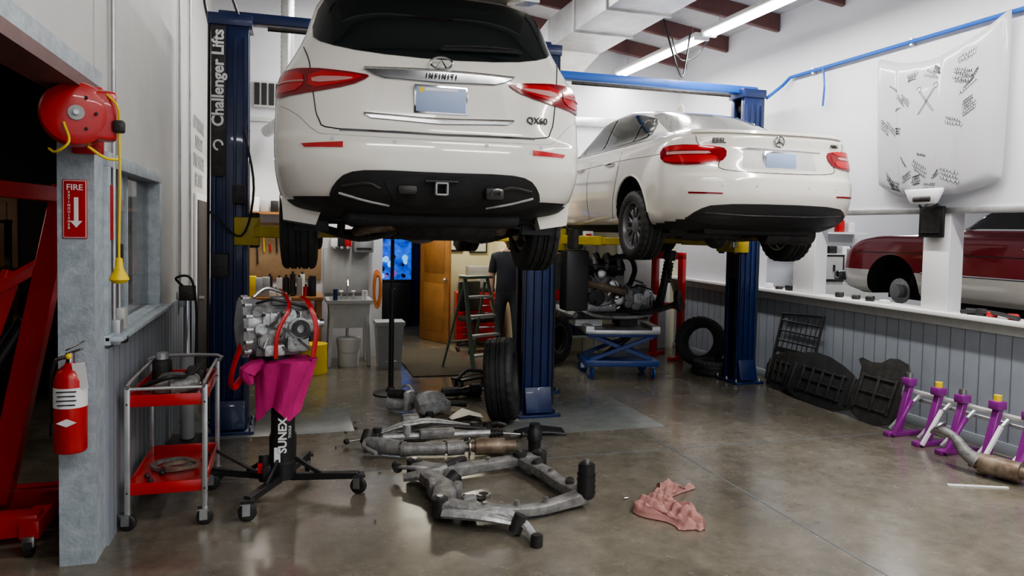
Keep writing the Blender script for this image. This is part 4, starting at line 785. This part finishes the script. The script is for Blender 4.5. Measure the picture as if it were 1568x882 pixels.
def engine():
    b=B('car_engine')
    b.box((0,0,0),(.55,.42,.34),ALUD,bev=.03); b.box((0,0,-.22),(.42,.34,.14),ALU,bev=.03); b.box((-.02,0,.24),(.6,.34,.1),BLACK,bev=.03)
    for s in (-1,1): 
        b.box((0,s*.17,.2),(.54,.16,.14),BLACK,rot=(s*-25,0,0),bev=.03)
        for i in range(4): b.tube([(-.2+i*.13,s*.08,.27),(-.2+i*.13,s*.2,.33),(-.2+i*.13,s*.26,.18)],.026,ALUD,sm=4)
        b.tube([(-.2,s*.26,.05),(0,s*.32,0),(.25,s*.3,-.05)],.04,RUST,sm=4)
    for x,z,r in ((-.05,-.12,.09),(.14,.02,.06),(-.17,.05,.07),(.0,.14,.05),(.2,-.14,.055)):
        b.lathe([(.02,0),(r*.7,0),(r,.006),(r*.93,.02),(r,.034),(r*.7,.04),(.02,.04)],IRON if r>.06 else STEEL,(x,-.24,z),(0,-1,0),n=28)
    b.cyl((-.24,-.25,.14),(-.24,-.08,.14),.075,ALU,bev=.012); b.cyl((.25,-.24,-.05),(.25,-.08,-.05),.06,IRON,bev=.01); b.tube([(-.05,-.27,-.21),(.2,-.27,-.15),(.2,-.27,.02),(0,-.27,.19),(-.24,-.27,.12),(-.2,-.27,-.02),(-.14,-.27,-.12)],.010,BLACK,closed=True,fl=(1.3,.3),sm=3)
    b.tube([(.1,-.2,.3),(.3,-.25,.32),(.42,-.1,.18),(.4,0,0)],.03,BLACK,sm=5); b.tube([(-.3,-.1,.2),(-.42,-.2,.1),(-.40,-.22,-.12),(-.25,-.26,-.2)],.028,BLACK,sm=5)
    X=b.X; b.X=T(.50,0,-.16)@M.Scale(.8,4); gearbox(b); b.X=X
    b.tube([(.2,-.1,-.25),(.45,-.3,-.28),(.72,-.38,-.2),(.86,-.36,-.12)],.028,IRON,sm=5); b.lathe([(0,0),(.1,0),(.12,.03),(.12,.05),(0,.05)],IRON,(.80,-.36,-.14),(.6,-.4,.1),n=24)
    b.tube([(.66,-.2,-.25),(.72,-.22,.05),(.76,-.2,.3)],[.05,.04,.03],BLACK,sm=4); b.lathe([(.05+.008*(i%2),i*.02) for i in range(12)],IRON,(.74,-.2,.05),(.15,0,1),n=20); b.cyl((.775,-.2,.29),(.79,-.2,.40),.07,IRON,bev=.01)
    b.tube([(-.3,-.25,-.2),(-.1,-.38,-.3),(.3,-.36,-.32),(.55,-.3,-.3)],.03,ALUD,fl=(1,.6),sm=5); b.tube([(-.45,-.1,-.25),(-.3,-.35,-.3)],[.05,.035],ALUD,sm=1)
    r=random.Random(9)
    for i in range(24):
        p=V((r.uniform(-.28,.28),-.25,r.uniform(-.15,.3))); b.tube([p,p+V((r.uniform(-.1,.1),-.05,r.uniform(-.06,.06))),p+V((r.uniform(-.2,.2),.0,r.uniform(-.1,.1)))],.008,r.choice([BLACK,IRON,ALU]),sm=4,n=6)
    for i in range(18): 
        x,z=r.uniform(-.26,.26),r.uniform(-.25,.15); b.cyl((x,-.23,z),(x,-.205,z),.012,STEEL,n=6)
    b.box((.05,.02,-.32),(1.0,.5,.08),IRON,bev=.02); b.box((-.1,0,-.39),(.3,.3,.1),WHT); b.box((.35,0,-.39),(.2,.3,.1),IRON); b.done((3.72,8.70,1.12),rz=-8,sc=1.15)
    b=B('lift_table'); b.box((0,0,.60),(.95,.62,.05),GALV,bev=.006); b.box((0,0,.56),(.9,.58,.05),BLUEM,bev=.006); b.box((0,0,.20),(.95,.60,.08),BLUEM,bev=.01)
    for y in (-.25,.25): b.beam((-.40,y,.24),(.40,y,.54),.035,.05,BLUEM); b.beam((.40,y*.8,.24),(-.40,y*.8,.54),.035,.05,BLUEM)
    b.cyl((-.2,0,.24),(.15,0,.5),.035,IRON)
    for x in (-.4,.4):
        for y in (-.26,.26): caster(b,x,y,.075,BLUEM,rnd.uniform(0,180))
    for x in (-.42,.42): b.box((x,0,.645),(.1,.6,.05),GALV)
    b.done((3.94,8.45,0),rz=-12,sc=.97)
def leaning():
    b=B('wire_grille'); 
    for i in range(9): b.tube([(0,i*.085,0),(0,i*.085,.84)],.006,BLACK,n=6)
    for i in range(7): b.tube([(0,0,.06+i*.12),(0,.70,.06+i*.12)],.012,BLACK,n=6)
    b.tube([(0,0,0),(0,.70,0),(0,.72,.86),(0,.02,.90)],.018,BLACK,closed=True); b.box((0,.35,.43),(.02,.7,.06),BLACK); b.done((5.50,6.86,.02),ry=14)
    def plate(n,pts,loc,ry,m,ribs=6,sc=1):
        b=B(n); P=chaikin(pts,1); b.prism(P,.012,m,R(90,'Z')@R(90,'X'),bev=.003)
        y0=min(p[0] for p in pts);y1=max(p[0] for p in pts);z1=max(p[1] for p in pts)
        for i in range(ribs):
            y=y0+(y1-y0)*(i+.8)/(ribs+.6); b.box((-.006,y,z1*.42),(.03,.03,z1*.52),m,bev=.01)
        for i in range(3): b.box((-.008,(y0+y1)/2,z1*(.2+.22*i)),(.02,(y1-y0)*.6,.02),m,bev=.006)
        b.done(loc,ry=ry,sc=sc)
    plate('bumper_grille',[(0,0),(.8,0),(.85,.35),(.4,.5),(0,.42)],(5.42,6.72,.004),14,IRON,8,1.0)
    plate('engine_undertray',[(0,0),(.95,.0),(1.0,.25),(.92,.45),(.6,.50),(.2,.40),(.04,.3)],(5.34,5.98,.004),22,DARK,7,1.15)
    plate('engine_undertray',[(.1,0),(.5,.0),(.62,.2),(.55,.45),(.68,.60),(.4,.55),(.25,.66),(.0,.60),(.08,.4),(-.05,.2)],(5.34,5.46,.004),20,IRON,3,1.05)
    b=B('bumper_rack')
    for i,(y,h) in enumerate(((5.36,.47),(5.04,.45),(4.80,.44),(4.48,.46),(4.20,.44))):
        b.beam((5.30,y,.02),(5.42,y,h),.06,.05,PURP); b.box((5.38,y,.02),(.42,.07,.04),PURP,bev=.006); b.beam((5.25,y+.04,.05),(5.62,y+.04,h*.8),.03,.03,GALV)
        b.box((5.41,y,h+.02),(.10,.09,.07),PURP,bev=.01); b.cyl((5.41,y,h+.05),(5.41,y,h+.10),.03,YC if i%2 else STEEL)
        b.beam((5.20,y-.05,.02),(5.40,y-.05,h*.7),.03,.03,WHT if i%2 else PURP)
    b.beam((5.46,4.1,.40),(5.46,5.45,.40),.06,.03,LGREY); b.beam((5.6,4.1,.3),(5.6,5.45,.3),.03,.03,GALV); b.done()
    b=B('catalytic_converter'); b.tube([(0,0,.28),(.0,-.12,.24),(-.02,-.22,.15),(-.02,-.32,.10)],[.035,.035,.05,.06],ALUD,sm=5,n=14); b.cyl((-.02,-.30,.10),(.03,-.62,.09),.075,RUST,bev=.03,n=24); b.tube([(.03,-.60,.09),(.08,-.75,.08),(.2,-.9,.07)],.04,ALUD,sm=4,n=12)
    b.lathe([(.03,0),(.075,0),(.075,.012),(.03,.012)],STEEL,(0,0,.28),(0,.6,.5),n=20,closed=True); b.cyl((0,-.4,.09),(.15,-.25,.04),.035,RUST); b.box((.10,-.45,.05),(.14,.2,.06),ALUD,bev=.02); b.done((4.98,4.62,0),rz=14)
    b=B('metal_strip'); b.box((0,0,.004),(.42,.03,.008),WHT,bev=.001); b.done((4.80,4.10,0),rz=-22)
    b=B('sill_clutter'); r=random.Random(11)
    for y in (4.9,5.0,5.1,4.7,6.1,6.3,6.5,6.75,7.6,7.8,8.0):
        h=r.uniform(.03,.07); b.box((5.80,y,1.13+h/2),(.08,.08,h),r.choice([BLACK,IRON,WHT,IRON,RED]),rot=(0,0,r.uniform(0,60)),bev=.01)
    b.tube([(5.74,4.6,1.15),(5.78,4.9,1.17),(5.74,5.15,1.15)],.018,BLACK,sm=4); b.done()
    b=B('storage_cabinet'); 
    for i in range(2):
        x=8.15+i*.46; b.box((x,9.9,1.30),(.42,.5,.44),WHT,bev=.01); b.box((x,9.64,1.30),(.40,.01,.42),BLACK); b.box((x,9.635,1.30),(.33,.012,.35),LGREY); b.box((x,9.625,1.30),(.03,.02,.10),BLACK)
    b.box((8.4,9.9,.54),(1.3,.5,1.08),LGREY,bev=.01)
    for i in range(4): b.box((8.0+i*.25,9.85,1.58),(.15,.15,.12),[RED,BLACK,WHT,BLUE][i],bev=.01)
    b.done()
    b=B('wall_shelf'); b.box((8.3,10.15,1.85),(1.6,.3,.03),WHT)
    for i in range(7): h=r.uniform(.08,.2); b.box((7.65+i*.2,10.15,1.865+h/2),(.12,.15,h),r.choice([RED,BLACK,WHT,BLUE,GREY]),bev=.01)
    b.done()
def backstuff():
    b=B('workbench'); b.box((-.25,9.9,.88),(1.3,.7,.05),WOOD,bev=.006)
    for x in (-.85,.35):
        for y in (9.6,10.2): b.box((x,y,.43),(.07,.07,.86),WOOD)
    b.box((-.25,9.9,.25),(1.25,.6,.03),WOOD); r=random.Random(21)
    for z,k,yo in ((.905,15,9.7),(.905,12,9.95),(.265,9,9.7)):
        for i in range(k):
            x=-.85+1.2*i/k; h=r.uniform(.08,.3); m=r.choice([RED,BLACK,BLACK,YC,BLUE,WHT,GREY,IRON,IRON])
            if r.random()<.5: b.cyl((x,yo,z),(x,yo,z+h),.035,m,bev=.005,n=14); b.cyl((x,yo,z+h),(x,yo,z+h+.03),.014,BLACK,n=10)
            else: b.box((x,yo,z+h/2),(.09,.12,h),m,bev=.01)
    b.done()
    b=B('drum'); b.lathe([(0,0),(.16,0),(.165,.02),(.16,.15),(.165,.16),(.16,.3),(.165,.36),(0,.36)],YC,n=28); b.done((.28,9.3,0))
    b=B('parts_washer'); b.box((0,0,.35),(.55,.45,.5),BLACK,bev=.02); b.box((0,0,.62),(.6,.5,.05),IRON,bev=.01); b.box((0,-.1,.72),(.3,.2,.15),RED,bev=.02)
    for x in (-.22,.22):
        for y in (-.17,.17): b.box((x,y,.05),(.05,.05,.1),BLACK)
    b.done((-.35,9.2,0))
    b=B('pegboard'); b.box((-.25,10.28,1.45),(1.3,.02,.75),PEG,bev=.004)
    for i in range(15): 
        x=-.82+i*.08; L=r.uniform(.1,.28); b.beam((x,10.25,1.7-.15*(i%2)),(x+.01,10.25,1.7-L-.15*(i%2)),.02,.012,r.choice([STEEL,RED,BLACK,YC,IRON])); b.cyl((x,10.27,1.7-.15*(i%2)),(x,10.24,1.7-.15*(i%2)),.006,STEEL,n=6)
    b.done()
    b=B('wall_shelf'); b.box((-.25,10.15,1.95),(1.3,.3,.03),WOOD)
    for x in (-.8,.3): b.beam((x,10.29,1.75),(x,10.05,1.93),.02,.02,IRON)
    for i in range(10): h=r.uniform(.08,.25); b.box((-.8+i*.12,10.15,1.965+h/2),(.1,.15,h),r.choice([RED,BLACK,YC,BLUE,WHT,GREY]),bev=.01)
    b.done()
    b=B('utility_sink'); a=.44;c=1.02;y0,y1=9.55,10.1
    rings=[[(a,y0,.86),(c,y0,.86),(c,y1,.86),(a,y1,.86)],[(a,y0,.82),(c,y0,.82),(c,y1,.82),(a,y1,.82)],[(a+.03,y0+.03,.80),(c-.03,y0+.03,.80),(c-.03,y1-.03,.8),(a+.03,y1-.03,.8)],[(a+.06,y0+.06,.50),(c-.06,y0+.06,.50),(c-.06,y1-.06,.50),(a+.06,y1-.06,.50)]]
    b.loft(rings,LGREY,caps=False); b.loft([rings[0],[(a+.05,y0+.05,.86),(c-.05,y0+.05,.86),(c-.05,y1-.05,.86),(a+.05,y1-.05,.86)],[(a+.09,y0+.09,.55),(c-.09,y0+.09,.55),(c-.09,y1-.09,.55),(a+.09,y1-.09,.55)]],GREY,caps=False)
    b.box(((a+c)/2,(y0+y1)/2,.52),(c-a-.12,y1-y0-.12,.04),LGREY)
    for x in (a+.07,c-.07):
        for y in (y0+.07,y1-.07): b.beam((x,y,.78),(x+(-.03 if x<.7 else .03),y,.0),.05,.05,LGREY)
    b.tube([(.73,10.05,.86),(.73,10.05,1.08),(.73,9.95,1.12),(.73,9.86,1.02)],.013,CHR,sm=4); 
    for x in (.65,.81): b.cyl((x,10.05,.86),(x,10.05,.93),.018,CHR); b.box((x,10.03,.94),(.05,.02,.02),CHR)
    b.box((.73,10.27,1.2),(.60,.03,.62),GREY,bev=.005); b.cyl((.73,9.98,.02),(.73,9.98,.5),.02,WHT)
    b.cyl((.55,9.6,.86),(.55,9.6,1.0),.03,BLUE,n=12); b.cyl((.92,9.62,.86),(.92,9.62,.98),.035,WHT,n=12); b.done()
    b=B('soap_dispenser'); 
    for x,m in ((.56,WHT),(.66,BLACK),(.74,RED)): b.box((x,10.2,1.62),(.09,.1,.2),m,bev=.015); b.cyl((x,10.15,1.5),(x,10.15,1.53),.02,GREY)
    b.done()
    b=B('paper_towel_dispenser'); b.box((.95,10.2,1.62),(.26,.18,.34),GALV,bev=.02); b.box((.95,10.1,1.5),(.2,.01,.03),BLACK); b.done()
    b=B('bucket'); b.lathe([(0,0),(.13,0),(.15,.33),(.155,.34),(.155,.36),(0,.37)],WHT,n=28); b.tube([(-.155,0,.33),(-.1,-.15,.2),(.1,-.15,.2),(.155,0,.33)],.004,STEEL,sm=4); b.done((.73,9.72,0))
    b=B('trash_can'); b.loft([[(-.14,-.12,0),(.14,-.12,0),(.14,.12,0),(-.14,.12,0)],[(-.17,-.15,.55),(.17,-.15,.55),(.17,.15,.55),(-.17,.15,.55)],[(-.185,-.165,.55),(.185,-.165,.55),(.185,.165,.55),(-.185,.165,.55)],[(-.185,-.165,.6),(.185,-.165,.6),(.185,.165,.6),(-.185,.165,.6)]],GREY); b.done((1.22,9.5,0))
    b=B('hose_coil')
    for i in range(6): b.tube([(.045*math.cos(a)+.008*math.sin(i*2),.0+i*.012,.23*math.sin(a)+.012*i) for a in [k*pi/8 for k in range(16)]],.012,ORG,closed=True)
    b.box((0,.06,.22),(.05,.06,.05),IRON); b.done((1.14,10.16,.92))
    b=B('support_stand'); b.lathe([(0,0),(.19,0),(.19,.012),(.06,.03),(.03,.08),(0,.08)],BLACK,n=32); b.cyl((0,0,.05),(0,0,1.1),.028,BLACK); b.cyl((0,0,1.1),(0,0,1.72),.020,BLACK); b.cyl((0,0,1.08),(0,0,1.14),.036,IRON); b.cyl((0,0,1.70),(0,0,1.75),.05,BLACK); b.beam((-.06,0,.35),(.06,0,.35),.012,.012,STEEL); b.done((1.05,7.97,0))
    b=B('doormat'); b.box((1.85,9.78,.008),(.85,2.0,.016),MATM,bev=.004); b.done()
    b=B('aquarium'); b.box((0,0,0),(.62,.4,.75),WATER,bev=.01); 
    for z in (-.39,.39): b.box((0,0,z),(.66,.44,.05),BLACK,bev=.006)
    for x in (-.32,.32):
        for y in (-.21,.21): b.box((x,y,0),(.02,.02,.78),BLACK)
    rc=random.Random(4)
    for i in range(16): b.sph((rc.uniform(-.26,.26),-.20,-.30+rc.random()**2*.35),rc.uniform(.02,.06),rc.choice([CORAL,CORAL2,DBLUE]),(1,.3,1.1),n=8)
    b.box((0,0,-.82),(.66,.44,.80),BLACK,bev=.01); b.done((1.80,13.6,1.22))
    b=B('picture_frame'); b.box((2.62,11.98,1.58),(.24,.03,.32),BLACK,bev=.006); b.box((2.62,11.96,1.58),(.19,.01,.26),LGREY); b.box((2.62,11.955,1.58),(.10,.01,.13),INK); b.done()
    b=B('picture_frame'); b.box((3.0,11.98,1.5),(.3,.03,.2),BLACK,bev=.006); b.box((3.0,11.96,1.5),(.25,.01,.15),LGREY); b.done()
    b=B('step_ladder'); 
    for s in (-1,1): 
        b.beam((s*.27,-.32,.01),(s*.18,0,1.18),.05,.025,GRN); b.beam((s*.24,.36,.01),(s*.17,.03,1.12),.035,.02,GRN); b.box((s*.27,-.32,.015),(.06,.05,.03),BLACK)
    for i in range(4): t=(i+1)/5; b.box((0,-.32+.32*t,1.18*t),(.50-.16*t,.09,.03),LGREY,bev=.005)
    b.box((0,.0,1.19),(.4,.2,.035),GRN,bev=.01); b.beam((-.2,.24,.35),(.2,.24,.35),.03,.015,GRN); b.done((2.26,9.10,.0),rz=25)
    b=B('tool_chest'); b.box((0,0,.45),(.7,.45,.75),RED,bev=.015)
    for i in range(6): b.box((0,-.23,.16+i*.11),(.64,.01,.095),RED,bev=.004); b.box((0,-.245,.195+i*.11),(.5,.015,.012),CHR)
    for x in (-.28,.28):
        for y in (-.17,.17): caster(b,x,y,.036)
    b.box((0,0,.86),(.5,.3,.07),IRON,bev=.02); b.box((.1,0,.98),(.2,.2,.18),GREY,bev=.02); b.done((2.80,11.15,0),rz=-6)
    b=B('rolling_chair'); b.box((0,0,.48),(.42,.42,.08),BLACK,bev=.03); b.box((0,.2,.80),(.38,.06,.45),BLACK,bev=.03); b.cyl((0,0,.12),(0,0,.45),.03,IRON); b.beam((0,.2,.45),(0,.22,.7),.05,.02,IRON)
    for k in range(5): a=k*2*pi/5; b.beam((0,0,.12),(.26*math.cos(a),.26*math.sin(a),.09),.04,.03,BLACK); caster(b,.26*math.cos(a),.26*math.sin(a),.03,BLACK,k*50)
    b.done((2.62,10.5,0),rz=20)
    b=B('office_desk'); b.box((2.95,11.72,1.02),(.60,.4,.04),WHT,bev=.006); b.box((2.68,11.72,.5),(.04,.4,1.0),WHT); b.box((3.2,11.72,.5),(.04,.4,1.0),WHT); b.box((2.95,11.7,1.12),(.4,.25,.16),GREY,bev=.02); b.done()
    b=B('mechanics_creeper'); b.tube([(-.3,0,.1),(0,.12,.16),(.3,.05,.1)],.02,BLACK,sm=4); b.box((0,.05,.09),(.5,.2,.03),BLACK,bev=.01)
    for x in (-.22,.22): caster(b,x,0,.032); caster(b,x,.1,.032)
    b.done((2.05,8.2,0),rz=30)
    b=B('bench_press'); 
    for x in (-.22,.22): b.box((x,0,.75),(.08,.1,1.5),RED,bev=.006); b.box((x,0,.02),(.1,.5,.04),RED,bev=.006)
    b.box((0,0,1.47),(.52,.1,.1),RED,bev=.006); b.box((0,0,.75),(.52,.12,.08),RED,bev=.006); b.cyl((0,0,1.1),(0,0,1.42),.05,IRON); b.done((5.25,9.6,0),rz=-60)
    b=B('parts_shelf')
    for x in (3.35,4.2):
        for y in (9.75,10.2): b.box((x,y,.8),(.04,.04,1.6),GALV)
    for z in (.3,.8,1.25,1.6): b.box((3.78,9.97,z),(.9,.5,.025),GALV)
    for z in (.3,.8,1.25):
        for i in range(5): h=r.uniform(.12,.32); b.box((3.42+i*.18,9.9,z+.013+h/2),(.15,.3,h),r.choice([CREAM,BLACK,BLUE,WHT,GREY,RED]),bev=.008)
    b.done()
    b=B('hydraulic_jack'); b.box((0,0,.03),(.26,.3,.06),IRON,bev=.01); b.cyl((0,0,.06),(0,0,.75),.055,GREY,bev=.01); b.cyl((0,0,.75),(0,0,1.18),.03,CHR); b.box((0,0,1.24),(.12,.08,.12),IRON,bev=.01); b.tube([(-.02,0,1.28),(-.08,-.04,1.36),(.03,-.05,1.36),(.07,-.03,1.1),(.06,0,.6)],.01,BLACK,sm=5); b.done((-.79,6.42,0))
# ---------------- person
def skin(vs,es,rs,sub=2):
    me=bpy.data.meshes.new('s'); me.from_pydata(vs,es,[]); o=bpy.data.objects.new('s',me); C.objects.link(o)
    md=o.modifiers.new('k','SKIN'); o.modifiers.new('u','SUBSURF').levels=sub
    for i,r in enumerate(rs): 
        q=me.skin_vertices[0].data[i]; q.radius=(r if isinstance(r,tuple) else (r,r)); q.use_root=(i==0)
    bpy.context.view_layer.update(); e=o.evaluated_get(bpy.context.evaluated_depsgraph_get()); t=bmesh.new(); t.from_mesh(e.to_mesh()); e.to_mesh_clear(); bpy.data.objects.remove(o); return t
def person():
    b=B('mechanic')
    v=[(0,0,.95),(0,0,1.10),(0,-.01,1.30),(0,0,1.45),(0,0,1.53),(0,-.01,1.60)]; r=[(.17,.14),(.175,.14),(.19,.14),(.14,.10),(.06,.06),(.055,.055)]; e=[(0,1),(1,2),(2,3),(3,4),(4,5)]
    for s in (-1,1):
        k=len(v); v+=[(s*.19,0,1.42),(s*.235,.01,1.16),(s*.235,-.05,.93),(s*.23,-.07,.86)]; r+=[.075,.055,.036,.028]; e+=[(3,k),(k,k+1),(k+1,k+2),(k+2,k+3)]
        k=len(v); v+=[(s*.10,0,.88),(s*.12,-.02,.50),(s*.13,.02,.10),(s*.135,-.02,.05),(s*.14,-.16,.035)]; r+=[.10,.07,.05,(.045,.045),(.04,.03)]; e+=[(0,k),(k,k+1),(k+1,k+2),(k+2,k+3),(k+3,k+4)]
    t=skin(v,e,r)
    for f in t.faces:
        c=f.calc_center_median(); k=0
        if c.z>1.50 or (abs(c.x)>.185 and c.z<1.20 and c.z>.6): k=2
        elif c.z<.11: k=3
        elif c.z<.95: k=1
        f.material_index=k
    b.merge(t,[SHIRT,PANT,SKIN,BLACK])
    for s in (-1,1):
        p=V((s*.232,-.075,.84)); b.sph(p+V((0,0,-.035)),.04,SKIN,(.45,.9,1.15),n=10)
        for i,(dy,L) in enumerate(((-.028,.07),(-.010,.08),(.010,.075),(.026,.06))):
            q=p+V((0,dy,-.07)); b.tube([q,q+V((-s*.005,-.003,-L*.5)),q+V((-s*.02,-.006,-L))],[.009,.008,.006],SKIN,sm=3)
        b.tube([p+V((0,-.03,-.02)),p+V((-s*.01,-.055,-.05)),p+V((-s*.015,-.055,-.08))],[.011,.009,.007],SKIN,sm=3)
    b.sph((0,-.01,1.69),.10,SKIN,(.80,.95,1.18)); b.sph((0,.012,1.715),.105,HAIR,(.82,.95,1.08)); b.sph((0,-.11,1.675),.018,SKIN,(.8,1,1.5),n=8)
    for s in (-1,1): b.sph((s*.032,-.098,1.70),.012,WHT,n=8); b.sph((s*.032,-.107,1.70),.006,INK,n=6); b.sph((s*.082,0,1.68),.025,SKIN,(.4,.8,1.2),n=8)
    b.box((0,-.100,1.635),(.045,.012,.008),LENS2,bev=.003)
    b.done((2.88,9.75,0),rz=-15)
PW=74
for f in (room,ceiling_bits,wall_items,crane,suv,sedan,classic,lifts,cart,transjack,subframe,towel,tyres,engine,leaning,backstuff,person): run(f)
def area(n,loc,sx,sy,e,c=(1,1,1),rot=(0,0,0)):
    L=bpy.data.lights.new(n,'AREA'); L.shape='RECTANGLE'; L.size=sx; L.size_y=sy; L.energy=e; L.color=c
    o=bpy.data.objects.new(n,L); C.objects.link(o); o.location=loc; o.rotation_euler=[math.radians(a) for a in rot]
area('rear_room_light',(2.3,11.2,2.45),1.2,.3,36,(1,.93,.75)); area('side_room_light',(9.5,5.5,3.9),2.4,.4,110); area('side_room_light_b',(8.5,8.8,3.9),2.4,.4,80)
area('bench_light',(0,9.6,2.6),1.2,.15,14,(1,.93,.8)); area('left_room_light',(-3.5,5,3.2),1.2,.15,34,(1,.9,.8)); area('aquarium_light',(1.7,13.2,2.4),.6,.2,6,(.4,.6,1))
w=bpy.data.worlds.new('World'); bpy.context.scene.world=w; w.use_nodes=True; bg=w.node_tree.nodes['Background']; bg.inputs[0].default_value=(.88,.92,1,1); bg.inputs[1].default_value=1.25
try: bpy.context.scene.view_settings.look='AgX - Medium High Contrast'
except Exception: pass
cam=bpy.data.cameras.new('camera'); co=bpy.data.objects.new('camera',cam); C.objects.link(co); bpy.context.scene.camera=co
cam.sensor_width=36; cam.lens=26.0; cam.shift_y=-.0255; cam.clip_start=.05
co.matrix_world=T(0,0,1.8)@R(-16.7,'Z')@R(90-2.5,'X')@R(1.15,'Z')
if ERR: raise RuntimeError('\n'.join(ERR))
